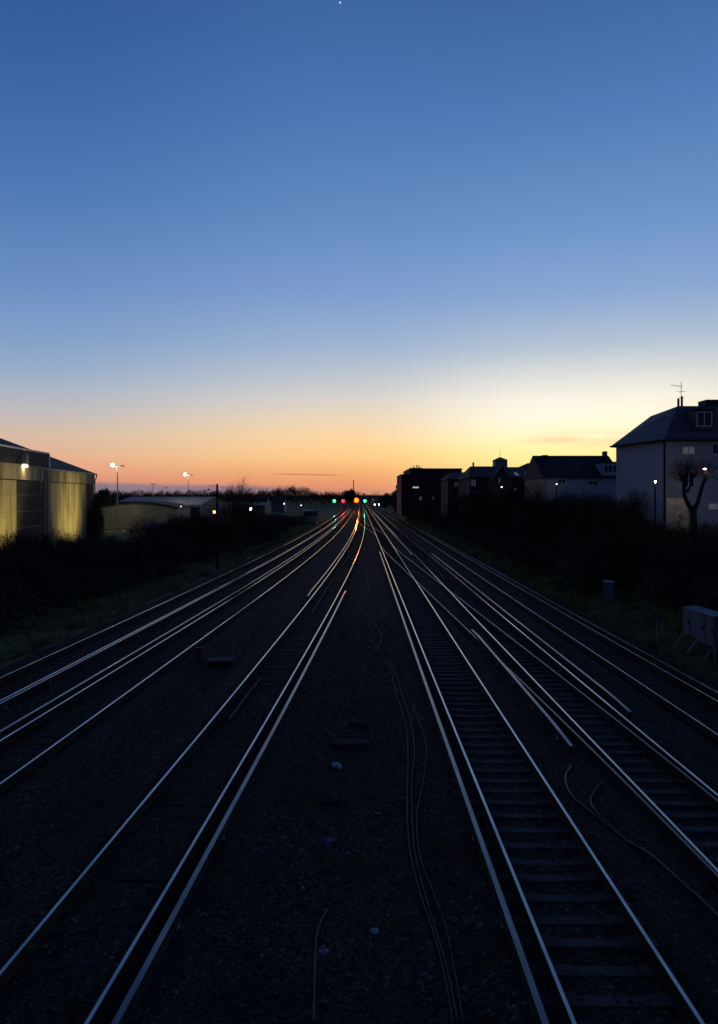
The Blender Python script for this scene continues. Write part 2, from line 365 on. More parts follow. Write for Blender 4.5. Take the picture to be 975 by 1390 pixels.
def track(key, label, y0, y1, me, mtop='rail_top', dz=0.0):
    f = CL[key]
    t = empty('railway_track', (0, 0, 0), 0, label, 'railway track', 'railway tracks')
    for sgn in (-1, 1): sweep('rail', f, sgn * G2, y0, y1, HEAD, dz, [M[mtop], M['rail_side']], t)
    if me is None: return t
    y = 6.6 if key not in ('L3', 'L2') else 14.0
    k = 0; far = MB()
    yb = y - 0.65
    while yb > -2:                                   # a few behind the first ones in view
        far_s = (f(yb), yb, heading(f, yb)); _box_into(far, me, far_s); yb -= 0.56
    while y < min(y1, 330):
        h = heading(f, y) + rnd.uniform(-0.01, 0.01)
        if k < 100:
            o = bpy.data.objects.new('sleeper', me); col.objects.link(o); o.parent = t
            o.location = (f(y) + rnd.uniform(-0.06, 0.06), y, rnd.uniform(-0.022, 0.004)); o.rotation_euler = (0, rnd.uniform(-0.008, 0.008), h + rnd.uniform(-0.008, 0.008))
        else: _box_into(far, me, (f(y), y, h))
        y += 0.56 + rnd.uniform(-0.035, 0.035); k += 1
    o = far.build('sleepers', me.materials[0], t); tag(o, kind='stuff')
    return t
def _box_into(mb, me, s):
    c_, s_ = math.cos(s[2]), math.sin(s[2])
    mb.add([(s[0] + v.co.x * c_ - v.co.y * s_, s[1] + v.co.x * s_ + v.co.y * c_, v.co.z) for v in me.vertices], [tuple(p.vertices) for p in me.polygons])

# ------------------------------------------------------------------ ground
def gz(x, y):                                       # lie of the land
    yy = max(y, 0)
    le = CL['L3'](yy) - 2.4; re = CL['R3'](yy) + 2.3
    if x < le: return -0.42 - 0.25 * sm((le - x) / 3) + 0.25 * sm((le - x - 4) / 10)
    if x > re: return -0.42 + 0.3 * sm((x - re - 1) / 2) + 2.7 * sm((x - re - 2.5) / 8) * (1 - 0.85 * sm((y - 260) / 300))
    return -0.45
xs = sorted(set([round(v, 2) for v in list(np.linspace(-40, 40, 161)) + [-3000, -1500, -700, -350, -200, -120, -80, -60, -50, 50, 60, 80, 120, 200, 350, 700, 1500, 3000]]))
ysg = sorted(set([round(v, 2) for v in list(np.linspace(-20, 120, 141)) + list(np.geomspace(122, 4500, 50)) + [-800, -200, -60, -35]]))
V = []; rg = np.random.RandomState(3)
for y in ysg:
    for x in xs:
        V.append((x, y, gz(x, y) + (rg.uniform(-0.05, 0.05) if abs(x) < 60 and (x < CL['L3'](max(y, 0)) - 3 or x > CL['R3'](max(y, 0)) + 3) else 0)))
nx = len(xs)
Fq = [(j * nx + i, j * nx + i + 1, (j + 1) * nx + i + 1, (j + 1) * nx + i) for j in range(len(ysg) - 1) for i in range(nx - 1)]
tag(np_mesh('ground', V, Fq, M['soil']), kind='structure')
def bz(x, y):
    dmin = min(abs(x - CL[k](y)) for k in TR)
    return -0.215 + 0.07 * sm((dmin - 0.84) / 0.14) - 0.12 * sm((dmin - 1.25) / 0.5)
V = []; Fc = []; n = 0
ys_ = frange(-18, 430, 0.25)
for y in ys_:
    l = CL['L3'](y) - 1.7; r = CL['R3'](y) + 1.7
    row = [(l - 0.9, -0.5), (l - 0.3, -0.28), (l, -0.215)]
    for q in range(1, 180):
        x = l + (r - l) * q / 180
        row.append((x, bz(x, y) + rg.uniform(-0.012, 0.012)))
    row += [(r, -0.215), (r + 0.3, -0.28), (r + 0.9, -0.5)]
    n = len(row); V += [(x, y, z) for x, z in row]
Fc = [(j * n + i, j * n + i + 1, (j + 1) * n + i + 1, (j + 1) * n + i) for j in range(len(ys_) - 1) for i in range(n - 1)]
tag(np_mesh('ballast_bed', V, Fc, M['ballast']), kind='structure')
# loose stones lying proud of the ballast
rs = np.random.RandomState(11); V = []; Fc = []
OC = np.array([(1, 0, 0), (-1, 0, 0), (0, 1, 0), (0, -1, 0), (0, 0, 1), (0, 0, -1)], float)
OF = [(0, 2, 4), (2, 1, 4), (1, 3, 4), (3, 0, 4), (2, 0, 5), (1, 2, 5), (3, 1, 5), (0, 3, 5)]
for k in range(16000):
    y = 7 + 28 * rs.rand() ** 1.3; x = rs.uniform(-9, 12)
    if min(abs(x - CL[q](y)) for q in TR) < 0.85 and rs.rand() < 0.5: continue
    s_ = rs.uniform(0.02, 0.042); P = (OC * rs.uniform(0.6, 1.2, (6, 3))) * s_ + rs.uniform(-0.25, 0.25, (6, 3)) * s_
    a = rs.uniform(0, 6.28); P = P @ np.array([[math.cos(a), -math.sin(a), 0], [math.sin(a), math.cos(a), 0], [0, 0, 0.8]])
    b0 = len(V); V += [tuple(p + (x, y, -0.245 if min(abs(x - CL[q](y)) for q in TR) > 1.4 else -0.2)) for p in P]; Fc += [tuple(i + b0 for i in f_) for f_ in OF]
M['stones'] = mat('stones', (0.025, 0.023, 0.022), 0.9, 0, 0.5, 2.5, second=(0.075, 0.07, 0.066), sp_=0.15)
tag(np_mesh('ballast_stones', V, Fc, M['stones']), kind='stuff')
# rough grass of the verges
def grass(name, n, xr, yr, lean, keep=None):
    V = np.zeros((n * 3, 3)); c0 = 0
    while c0 < n:
        y = yr[0] + (yr[1] - yr[0]) * rs.rand() ** 1.7; x = xr(y)
        if keep and not keep(x, y): continue
        z = gz(x, y) - 0.02; h = rs.uniform(0.08, 0.32) * (1 + y / 90); w = 0.015 * (1 + y / 22); a = rs.uniform(0, 6.28)
        dx, dy = math.cos(a) * w, math.sin(a) * w
        V[c0 * 3] = (x - dx, y - dy, z); V[c0 * 3 + 1] = (x + dx, y + dy, z); V[c0 * 3 + 2] = (x + rs.normal() * 0.08, y + rs.normal() * 0.08, z + h); c0 += 1
    return tag(np_mesh(name, V, np.arange(n * 3).reshape(-1, 3), M['grass']), kind='stuff')
def clump(x, y): return math.sin(x * 1.7 + 1.3 * math.sin(y * .6)) + math.sin(y * 0.9 + math.sin(x * 2.1)) > -0.5 + rs.normal() * 0.5
grass('grass', 70000, lambda y: CL['L3'](y) - 2.7 - rs.rand() ** 1.2 * 8, (16, 150), 0, clump)
grass('weeds', 40000, lambda y: CL['R3'](y) + 2.5 + rs.rand() ** 1.3 * 4, (14, 120), 0, clump)
V = []; Fc = []                                        # moss and weed tufts in the wide way between the two middle tracks
for k in range(9000):
    y = 6.5 + 6 * rs.rand(); x = 0.1 + rs.normal() * 0.55
    if not clump(x * 3, y * 3): continue
    h = rs.uniform(0.02, 0.08); a = rs.uniform(0, 6.28); w = 0.006
    b0 = len(V); V += [(x - w * math.cos(a), y - w * math.sin(a), -0.28), (x + w * math.cos(a), y + w * math.sin(a), -0.28), (x + rs.normal() * 0.03, y + rs.normal() * 0.03, -0.27 + h)]; Fc.append((b0, b0 + 1, b0 + 2))
tag(np_mesh('weed_tufts', V, Fc, M['grass']), kind='stuff')

# ------------------------------------------------------------------ railway
track('R1', 'railway track with pale sleepers just right of the wide middle strip', -6, 425, ME_CON)
track('R2', 'railway track with pale sleepers, second to the right of the middle strip', -6, 425, ME_CON)
track('R3', 'railway track closest to the dark bank under the white house', -6, 425, ME_TIM, 'rail_worn')
track('L1', 'railway track just left of the wide middle strip with cables', -6, 425, ME_TIM)
track('L2', 'railway track between the grass-side track and the low metal case', -6, 425, ME_TIM)
track('L3', 'railway track running along the grass verge below the pale warehouse', -6, 425, ME_TIM)
track('X', 'dull rusty crossover rails joining the two pale-sleepered tracks', 11, 84, None, 'rail_dull', -0.004)
track('Y', 'distant crossover rails leading from the middle left track towards the signals', 100, 162, None, 'rail_dull', -0.004)
POT = mesh_only(MB().tube([(0, 0, -0.2), (0, 0, -0.16), (0, 0, -0.13), (0, 0, -0.1), (0, 0, -0.055)], [0.075, 0.085, 0.055, 0.075, 0.05], 10), 'insulator', M['pot'])
def third(key, offx, y0, y1, label):
    t = empty('conductor_rail', (0, 0, 0), 0, label, 'conductor rail', 'conductor rails')
    sweep('rail', CL[key], offx, y0, y1, CHEAD, 0.075, [M['third_top'], M['rail_side']], t, True)
    y = max(y0 + 1, 5); k = 0
    while y < y1 - 0.5 and k < 40:
        o = bpy.data.objects.new('insulator', POT); col.objects.link(o); o.parent = t; o.location = (CL[key](y) + offx, y, 0); y += 2.6; k += 1
    return t
third('R1', -1.08, -6, 75, 'broad dull conductor rail bordering the wide middle strip on its right')
third('L1', 1.09, -6, 44.6, 'broad dull conductor rail bordering the wide middle strip on its left')
third('L1', -1.0, 42.2, 300, 'conductor rail ending halfway, on the far side of the middle left track')
third('L2', -0.99, -6, 300, 'conductor rail in the gap between the two leftmost tracks, nearer the second track')
third('L3', 1.02, -6, 300, 'conductor rail close against the right rail of the track by the grass verge')
third('R3', 1.05, -6, 300, 'conductor rail at the foot of the dark bank on the right')
third('R2', 1.07, 19.8, 72.8, 'shiny conductor rail starting near and ending midway, right of the second pale-sleepered track')
third('R2', -1.36, 17.1, 31.8, 'short conductor rail lying between the two pale-sleepered tracks')
third('R2', -1.01, 71, 250, 'far conductor rail beginning beyond the crossover')
def loose(u0, v0, u1, v1, label):
    a = point(u0, v0, -0.1); b_ = point(u1, v1, -0.1); n_ = 6
    V = []; k = len(HEAD); d = (b_ - a); h = Vector((-d.y, d.x, 0)).normalized() * -1
    m_ = MB()
    for i in range(n_):
        p = a.lerp(b_, i / (n_ - 1)) + h * 0.02 * math.sin(i)
        m_.v += [(p.x + h.x * px, p.y + h.y * px, p.z + pz * 0.9) for px, pz in HEAD]
    for i in range(n_ - 1):
        for q in range(k):
            q2 = (q + 1) % k; m_.f.append((i * k + q, i * k + q2, (i + 1) * k + q2, (i + 1) * k + q)); m_.m.append(0 if q == 7 else 1)
    m_.f += [tuple(range(k)), tuple((n_ - 1) * k + q for q in range(k))]; m_.m += [1, 1]
    tag(m_.build('spare_rail', [M['rail_rust'], M['rail_side']]), label, 'spare rail', 'loose rails left in the track')
loose(454.4, 783, 423.6, 831.3, 'rusty spare rail lying inside the middle left track, longer one')
loose(475.5, 753.3, 465.6, 767.7, 'short rusty spare rail farther up inside the middle left track')
loose(353.8, 921, 310, 976, 'dull spare rail nearest the viewer inside the middle left track')
loose(579, 757, 604, 786, 'rusty spare rail inside the second pale-sleepered track beyond the crossing')

def cable(name, pts, r, z, label, m='rubber', cat='cable', group=None):
    P = [point(u, v, z) for u, v in pts]; Q = []
    for i in range(len(P) - 1):
        p0, p1, p2, p3 = P[max(i - 1, 0)], P[i], P[i + 1], P[min(i + 2, len(P) - 1)]
        for q in range(8):
            t = q / 8; Q.append(0.5 * ((2 * p1) + (p2 - p0) * t + (2 * p0 - 5 * p1 + 4 * p2 - p3) * t * t + (3 * p1 - p0 - 3 * p2 + p3) * t ** 3))
    Q.append(P[-1])
    Q = [Vector((q.x, q.y, bz(q.x, q.y) + r * 0.8 + 0.008)) for q in Q]
    return tag(MB().tube(Q, r, 8).build(name, M[m], None, True), label, cat, group)
M['cable_grey'] = mat('cable_grey', (0.04, 0.036, 0.035), 0.6, 0, 0.3)
CG = 'cables along the middle strip'
cable('cable', [(496, 770), (500, 800), (487, 818), (508, 845), (518, 870), (502, 890), (527, 905), (538, 940), (551, 985), (554, 1030), (553, 1090), (556, 1150), (570, 1210), (590, 1270), (605, 1330), (615, 1390)], 0.013, -0.24, 'thin winding cable in the middle strip, leftmost of three', 'cable_grey', group=CG)
cable('cable', [(502, 868), (534, 910), (545, 940), (558, 980), (563, 1020), (559, 1055), (560, 1120), (566, 1170), (585, 1240), (606, 1310), (622, 1390)], 0.013, -0.24, 'thin winding cable in the middle strip, between its two neighbours', 'cable_grey', group=CG)
cable('cable', [(560, 960), (568, 978), (579, 1015), (575, 1060), (566, 1105), (570, 1160), (590, 1215), (606, 1260), (616, 1310), (630, 1390)], 0.012, -0.24, 'thin winding cable in the middle strip, nearest the pale-sleepered track', 'cable_grey', group=CG)
cable('hose', [(775, 1040), (768, 1062), (775, 1085), (800, 1108), (840, 1135), (880, 1162), (920, 1200), (960, 1238), (1010, 1290)], 0.026, -0.22, 'thick black hose curving between the two pale-sleepered tracks', cat='hose')
cable('hose', [(818, 1068), (803, 1080), (806, 1100), (830, 1122), (862, 1148)], 0.02, -0.2, 'shorter black hose joining the thick one between the pale-sleepered tracks', cat='hose')
cable('pipe', [(444, 1235), (432, 1262), (428, 1300), (426, 1390)], 0.02, -0.24, 'curved pipe end rising at the near end of the middle strip', 'cable_grey', cat='pipe')

# litter, slabs, cases on the ballast
def lump(name, u, v, w, d, h, m, label, cat, rz=0.0, seed=0, z=-0.25, group=None):
    r_ = random.Random(seed); bm = bmesh.new(); bmesh.ops.create_icosphere(bm, subdivisions=3, radius=1)
    for q in bm.verts:
        k = 1 + 0.16 * math.sin(q.co.x * 4 + seed) + 0.15 * math.sin(q.co.y * 5 + seed * 2) + 0.3 * r_.uniform(-1, 1)
        q.co = Vector((q.co.x * w / 2 * k, q.co.y * d / 2 * k, max(q.co.z, -0.3) * h * k))
    me = bpy.data.meshes.new(name); bm.to_mesh(me); bm.free(); me.materials.append(m)
    o = bpy.data.objects.new(name, me); col.objects.link(o); o.location = point(u, v, z); o.rotation_euler = (0, 0, rz)
    return tag(o, label, cat, group)
b = MB(); bm = bmesh.new()
p = point(475, 1010, -0.22); b.box(-0.46, 0.46, -0.16, 0.16, -0.05, 0.07)
o = b.build('concrete_slab', M['concrete']); o.location = p; o.rotation_euler = (0, 0, R(4))
bv = o.modifiers.new('bevel', 'BEVEL'); bv.width = 0.02; tag(o, 'long pale concrete slab lying across the middle strip', 'slab')
b = MB(); b.box(-0.25, 0.25, -0.16, 0.16, -0.04, 0.1); o = b.build('broken_slab', M['concrete']); o.location = point(488, 982, -0.24); o.rotation_euler = (0.05, 0.08, R(-12))
bv = o.modifiers.new('bevel', 'BEVEL'); bv.width = 0.04; tag(o, 'short broken concrete slab just beyond the long slab', 'slab')
M['dull_dark'] = mat('dull_dark', (0.06, 0.055, 0.055), 0.9)
lump('plastic_bag', 457, 1040, 0.2, 0.34, 0.06, M['plastic_pale'], 'pale torn plastic bag in front of the long concrete slab', 'bag', 0.5, 1)
lump('rubble_heap', 452, 1086, 0.42, 0.3, 0.12, M['dull_dark'], 'low grey heap of rubble in the middle strip', 'rubble heap', 0.2, 2)
lump('blue_rag', 447, 1141, 0.26, 0.16, 0.04, mat('rag', (0.06, 0.12, 0.16), 0.8), 'small blue rag on the middle strip', 'rag', 0.3, 3)
lump('crisp_packet', 509, 1264, 0.1, 0.14, 0.03, M['plastic_pale'], 'white crumpled packet near the front of the middle strip', 'packet', 0.7, 4)
lump('crisp_packet', 439, 1292, 0.12, 0.09, 0.03, mat('bluepack', (0.2, 0.25, 0.36), 0.4), 'bluish crumpled packet beside the curved pipe end', 'packet', 0.1, 5)
lump('plastic_bag', 509, 1218, 0.08, 0.1, 0.04, M['dull_dark'], 'small grey crumpled bag between the cables and the rag', 'bag', 0.1, 6)
lump('paper_scrap', 513, 1104, 0.16, 0.05, 0.02, M['plastic_pale'], 'thin pale paper scrap beside the winding cables', 'paper scrap', -0.6, 7)
lump('paper_scrap', 412, 1206, 0.07, 0.05, 0.02, M['plastic_pale'], 'tiny white paper scrap left of the small blue rag', 'paper scrap', 0.4, 8)
lump('plastic_bag', 804, 1050, 0.28, 0.16, 0.06, mat('bag_blue', (0.12, 0.2, 0.26), 0.6), 'bluish flattened bag inside the loop of the black hose', 'bag', 0, 9)
lump('plastic_bag', 608, 838, 0.4, 0.3, 0.08, M['plastic_pale'], 'pale bag beside the crossover rails', 'bag', 0, 10)
lump('paper_scrap', 67, 821, 0.5, 0.25, 0.12, M['plastic_pale'], 'white scrap caught in the grass below the warehouse bushes', 'paper scrap', 0.7, 11, -0.5)
lump('plastic_bag', 707, 753, 0.9, 0.4, 0.4, M['plastic_pale'], 'white plastic bag caught at the foot of the right bank', 'bag', 0.5, 12, 0.2)
lump('paper_scrap', 157, 966, 0.09, 0.06, 0.03, M['plastic_pale'], 'tiny white scrap on the dark ballast left of the middle left track', 'paper scrap', 0, 13)
for i, (u, v, lb) in enumerate([(822, 1172, 'nearer of two pale stone flakes beside the first pale-sleepered track'), (881, 1235, 'pale stone flake nearest the viewer, left of the thick black hose'), (846, 1187, 'pale stone flake close under the thick black hose'),
                                (791, 1117, 'pale stone flake just left of where the black hose bends'), (781, 1105, 'pale stone flake beside the upper loop of the black hose'), (725, 993, 'farthest pale stone flake between the pale-sleepered tracks'), (708, 1000, 'pale stone flake hugging the right rail of the first pale-sleepered track')]):
    lump('stone_flake', u, v, 0.13, 0.09, 0.03, M['dull_dark'], lb, 'stone', i, 20 + i, z=-0.2, group='pale stone flakes between the tracks')
# low equipment case
e = empty('equipment_case', point(300, 903, -0.3), R(3), 'low dark metal case with a bluish lid beside the second left track', 'equipment case')
MB().box(-0.42, 0.42, -0.28, 0.28, 0.0, 0.2).build('body', M['dark_steel'], e)
MB().box(-0.46, 0.46, -0.32, 0.32, 0.203, 0.235).build('lid', mat('lid', (0.05, 0.065, 0.095), 0.85, sp_=0.1), e)
b = MB(); b.box(-0.12, 0.12, -0.1, 0.1, -0.1, 0.45); b.box(-0.16, 0.16, -0.13, 0.13, 0.45, 0.5)
o = b.build('marker_post', M['brown']); o.location = point(270, 897, -0.25); tag(o, 'short rusty brown marker post beside the low metal case', 'marker post')

# ------------------------------------------------------------------ lineside cupboards
def cupboard(loc, rz, w, d, h, leg, label, doors=2, struts=False, group=None):
    e = empty('location_cupboard', loc, rz, label, 'equipment cupboard', group)
    MB().box(-w / 2, w / 2, -d / 2, d / 2, leg, leg + h).build('body', M['grey_box'], e)
    MB().add([(-w / 2 - .04, -d / 2 - .05, leg + h + .003), (w / 2 + .04, -d / 2 - .05, leg + h + .003), (w / 2 + .04, d / 2 + .05, leg + h + .003), (-w / 2 - .04, d / 2 + .05, leg + h + .003),
              (-w / 2 - .04, -d / 2 - .05, leg + h + .03), (w / 2 + .04, -d / 2 - .05, leg + h + .03), (w / 2 + .04, d / 2 + .05, leg + h + .09), (-w / 2 - .04, d / 2 + .05, leg + h + .09)],
             [(0, 3, 2, 1), (4, 5, 6, 7), (0, 1, 5, 4), (1, 2, 6, 5), (2, 3, 7, 6), (3, 0, 4, 7)]).build('lid', M['grey_box'], e)
    for k in range(doors):
        x0 = -w / 2 + 0.03 + k * w / doors; x1 = x0 + w / doors - 0.06
        dd = MB().box(x0, x1, -d / 2 - 0.025, -d / 2 - 0.002, leg + 0.05, leg + h - 0.05).build('door', M['grey_box'], e)
        MB().box(x1 - 0.09, x1 - 0.06, -d / 2 - 0.05, -d / 2 - 0.026, leg + h * .45, leg + h * .6).build('handle', M['dark_steel'], dd)
    for sx in (-1, 1):
        for sy in (-1, 1):
            x, y = sx * (w / 2 - 0.05), sy * (d / 2 - 0.05)
            b = MB().box(x - .025, x + .025, y - .025, y + .025, -0.3, leg - 0.002)
            b.build('leg', M['steel'], e)
    if struts:
        for x in (-w / 2 + .05, w / 2 - .05): MB().bar((x, -d / 2 - .01, leg), (x - 0.2, -d / 2 - 0.6, -0.2), 0.035).build('brace', M['steel'], e)
    return e
cupboard(Vector((13.3, 38.3, -0.4)), R(-20), 0.5, 0.4, 0.95, 0.75, 'narrow grey cupboard on tall legs beside the far right track', 1)
G_ = 'grey equipment cupboards at the foot of the bank'
cupboard(Vector((13.45, 28.6, -0.4)), R(-86), 1.15, 0.5, 1.05, 0.75, 'farther of the joined grey cupboards under the dark bank', 2, True, G_)
cupboard(Vector((13.4, 27.3, -0.4)), R(-86), 1.25, 0.5, 1.12, 0.72, 'nearer of the joined grey cupboards under the dark bank', 2, True, G_)
cupboard(Vector((13.4, 88.5, -0.4)), R(-30), 1.4, 0.8, 1.7, 0.3, 'distant grey cupboard beside the right tracks, beyond the narrow one', 2)
b = MB().box(-0.05, 0.05, -0.05, 0.05, -0.4, 1.0); b.box(-0.1, 0.1, -0.07, -0.052, 0.7, 1.0)
o = b.build('lineside_post', M['steel']); o.location = (13.2, 31.7, -0.3); tag(o, 'thin grey post standing left of the joined cupboards', 'post')
# low fence of posts and rails near the cupboard
fe = empty('handrail_fence', (12.4, 38.8, -0.4), R(-20), 'low rusty handrail beside the narrow grey cupboard', 'handrail')
for x in (-0.9, 0.0, 0.85): MB().tube([(x, 0, -0.3), (x, 0, 1.0)], 0.025, 6).build('post', M['brown'], fe)
MB().tube([(-0.9, 0, 1.0), (0.85, 0, 1.0)], 0.025, 6).build('rail', M['brown'], fe)

# ------------------------------------------------------------------ signals and train
def signal(u, v, Y, aspect, label, px=None):
    p = at(u, v, Y); bx = 0 if px is None else px - p.x
    e = empty('colour_light_signal', (p.x + bx, Y, -0.3), 0, label, 'railway signal', 'railway signals across the tracks')
    zc_ = p.z + 0.3
    MB().tube([(0, 0, 0), (0, 0, zc_ - 1.1)], 0.08, 8).build('post', M['steel'], e)
    if bx: MB().box(min(0, -bx) - .05, max(0, -bx) + .05, -0.06, 0.06, zc_ - 1.3, zc_ - 1.2).build('bracket', M['steel'], e)
    h = MB().box(-0.98 - bx, 0.98 - bx, -0.1, 0.12, zc_ - 1.05, zc_ + 1.05).build('signal_head', M['dark_steel'], e)
    zz = zc_
    for r_, y_ in ((0.9 if aspect == 'e_amber' else 0.62, -0.16),): MB().tube([(-bx, -0.101, zz), (-bx, y_, zz)], r_, 20).build('lens', M[aspect], h)
    MB().tube([(-bx, -0.12, zz + 0.7), (-bx, -0.45, zz + 0.72)], [0.08, 0.08], 10, cap=True).build('hood', M['dark_steel'], h)
    light('signal_lamp', (-bx, -0.6, zz), 24000 if aspect == 'e_amber' else (900 if px else 2600), {'e_amber': (1, 0.3, 0.02), 'e_red': (1, 0.02, 0.04), 'e_green': (0.02, 1, 0.5)}[aspect], 0.3, e, 'SPOT', (-bx + (0 - p.x) * .2, -60, zz - .6), 16)
    return e
signal(454, 680, 300, 'e_green', 'green railway signal, leftmost of the four lit signals')
signal(466, 680, 300, 'e_red', 'red railway signal in the distance')
signal(484, 679, 290, 'e_amber', 'bright amber railway signal in the distance')
signal(495.5, 680, 305, 'e_green', 'green railway signal right of the amber one', px=2.1)
tx, ty = CL['R3'](334), 334
e = empty('train', (tx, ty, 0), 0, 'distant pale train with two white headlights approaching on the right', 'train')
b = MB(); sec = [(-1.4, 0.5), (1.4, 0.5), (1.42, 2.2), (1.3, 3.2), (0.8, 3.75), (-0.8, 3.75), (-1.3, 3.2), (-1.42, 2.2)]
b.prism(sec, 0, 60); b.build('body', M['train_pale'], e)
MB().box(-1.2, 1.2, -0.06, -0.005, 1.0, 1.45).build('front_panel', M['train_dark'], e)
MB().box(-1.15, 1.15, -0.05, -0.004, 2.0, 3.0).build('windscreen', M['glass'], e)
for s_ in (-1, 1): MB().tube([(s_ * 0.95, -0.07, 1.25), (s_ * 0.95, -0.15, 1.25)], 0.2, 16).build('headlight', M['e_head'], e)
MB().box(-1.1, 1.1, 1, 58, 0.12, 0.49).build('underframe', M['train_dark'], e)

# ------------------------------------------------------------------ lamps
def glow(name, e, p, r, m, power, c_):
    MB().sphere(p, r, 12, 8).build(name, M[m], e); light('lamp_light', (p[0], p[1], p[2] - r * 1.6), power, c_, r, e)
def floodcol(u, v, Y, lit, label, z_top=11.0, m='e_warm'):
    x = (u - U0) / F * Y; z0 = -0.5
    e = empty('floodlight_column', (x, Y, z0), 0, label, 'lamp column', 'lamp columns in the yard')
    H = HC - (v - V0) / F * Y - z0; k = 1 if Y < 250 else 1.6
    MB().tube([(0, 0, 0), (0, 0, H * .5), (0, 0, H)], [0.14 * k, 0.11 * k, 0.08 * k], 8).build('pole', M['steel'], e)
    MB().box(-0.9, 1.0, -0.05 * k, 0.05 * k, H - 0.02, H + 0.08 * k).build('crossarm', M['steel'], e)
    MB().box(0.45, 1.25, -0.25, 0.25, H + 0.085 * k, H + 0.085 * k + 0.14 * k).build('lamp_head', M['dark_steel'], e)
    hd = MB().box(-1.15, -0.35, -0.25, 0.25, H + 0.085 * k, H + 0.085 * k + 0.14 * k).build('lamp_head', M['dark_steel'], e)
    if lit:
        MB().sphere((-0.75, -0.3, H + 0.3), 0.3 if Y < 150 else 0.34, 12, 8).build('lamp', M[m], hd); light('lamp_light', (-0.75, -0.75, H + 0.1), 700, (1, 0.8, 0.5), 0.3, e)
    return e
floodcol(159.5, 633.5, 128, True, 'tall lit floodlight column beside the pale warehouse')
floodcol(255.5, 645.5, 187, True, 'tall lit floodlight column beyond the low yard sheds')
floodcol(208, 657.5, 348, False, 'distant unlit twin-headed lamp column between the two lit ones')
floodcol(226, 662, 480, False, 'tiny far unlit twin-headed lamp column right of the other unlit one')
def bollard_lamp(u, v, Y, r, m, power, c_, label, zg=-0.5):
    p = at(u, v, Y); e = empty('lamp_post', (p.x, Y, zg), 0, label, 'lamp post', 'small lamps in the dusk')
    MB().tube([(0, 0, 0), (0, 0, p.z - zg - 0.15)], 0.05, 8).build('pole', M['dark_steel'], e)
    MB().box(-r - .05, r + .05, -0.1, 0.15, p.z - zg + r, p.z - zg + r + 0.08).build('lamp_cover', M['dark_steel'], e)
    glow('lamp', e, (0, -0.05, p.z - zg), r, m, power, c_); return e
W_ = (1, 0.95, 0.85)
bollard_lamp(291, 695, 105, 0.17, 'e_orange', 60, (1, .45, .12), 'small orange lamp low beside the tall black pole')
bollard_lamp(341, 691, 150, 0.28, 'e_head', 120, W_, 'brightest white lamp low among the left trackside scrub')
bollard_lamp(319, 693, 150, 0.1, 'e_white', 20, W_, 'faint white lamp between the black pole and the brightest lamp')
bollard_lamp(386, 683.5, 200, 0.1, 'e_white', 30, W_, 'small white lamp below the treeline, second to the right of the black pole')
bollard_lamp(409, 686, 220, 0.09, 'e_white', 30, W_, 'smaller white lamp below the treeline, nearest the green signal')
bollard_lamp(246, 687, 122, 0.14, 'e_window', 20, W_, 'pale dim lamp beside the low yellow-lit shed')
bollard_lamp(889.5, 654, 46, 0.06, 'e_warm', 9, (1, .85, .6), 'small lit lamp in front of the white house side wall', 3.0)
bollard_lamp(755.5, 657, 74, 0.05, 'e_white', 3, W_, 'tiny white lamp at the left end of the low white house', 2.5)
bollard_lamp(681, 661, 100, 0.08, 'e_white', 2, W_, 'tiny white lamp in front of the turreted brick house', 2.5)

# tall black pole with bracket and hanging bell lamp
p = point(295, 775, -0.45); Hp = HC - (657 - V0) / F * p.y + 0.45
e = empty('telegraph_pole', (p.x, p.y, -0.45), 0, 'tall slim black pole with a bracket standing beside the left tracks', 'pole')
MB().tube([(0, 0, 0), (0, 0, Hp)], [0.095, 0.085], 10).build('pole', M['dark_steel'], e)
b = MB(); b.bar((-0.09, 0, Hp - 0.1), (-0.72, 0, Hp - 0.1), 0.03); b.bar((-0.09, 0, Hp - 0.3), (-0.5, 0, Hp - 0.12), 0.02); b.build('bracket', M['dark_steel'], e)
b = MB(); b.tube([(-0.7, 0, Hp - 0.12), (-0.7, 0, Hp - 0.38)], 0.01, 6); b.build('hanger', M['dark_steel'], e)
MB().tube([(-0.7, 0, Hp - 0.38), (-0.7, 0, Hp - 0.45), (-0.7, 0, Hp - 0.55)], [0.03, 0.07, 0.14], 12).build('bell_shade', M['dark_steel'], e)

# ------------------------------------------------------------------ buildings, left
def corrugated(name, p0, p1, z0, z1, m, parent, pitch=0.3, depth=0.05, off=0.0, split=None):
    a = Vector((p0[0], p0[1], 0)); b_ = Vector((p1[0], p1[1], 0)); L = (b_ - a).length; t = (b_ - a) / L; n = Vector((t.y, -t.x, 0))
    k = int(L / pitch) * 4; pts = []
    for i in range(k + 1):
        s = L * i / k; d = depth if (i % 4) in (1, 2) else 0.0
        pts.append(a + t * s + n * (off + d))
    V = [(p_.x, p_.y, z0) for p_ in pts] + [(p_.x, p_.y, z1) for p_ in pts]; q = k + 1
    # the sheet has thickness: a plain back face behind it
    V += [(a.x + n.x * (off - 0.06), a.y + n.y * (off - 0.06), z) for z in (z0, z1)] + [(b_.x + n.x * (off - 0.06), b_.y + n.y * (off - 0.06), z) for z in (z0, z1)]
    Fc = [(i, i + 1, i + 1 + q, i + q) for i in range(k)]
    mb = MB(); mb.add(V, Fc + [(2 * q, 2 * q + 1, 2 * q + 3, 2 * q + 2), (0, q, 2 * q + 1, 2 * q), (k, 2 * q + 2, 2 * q + 3, k + q)])
    return mb.build(name, m, parent)
W0 = Vector((-33.6, 57.0)); W1 = Vector((-38.8, 105.0))          # the wall facing the tracks
def wp(Y): t = (Y - W0.y) / (W1.y - W0.y); return W0.lerp(W1, t)
wd = (W1 - W0).normalized(); wn = Vector((wd.y, -wd.x))           # outward, towards the tracks
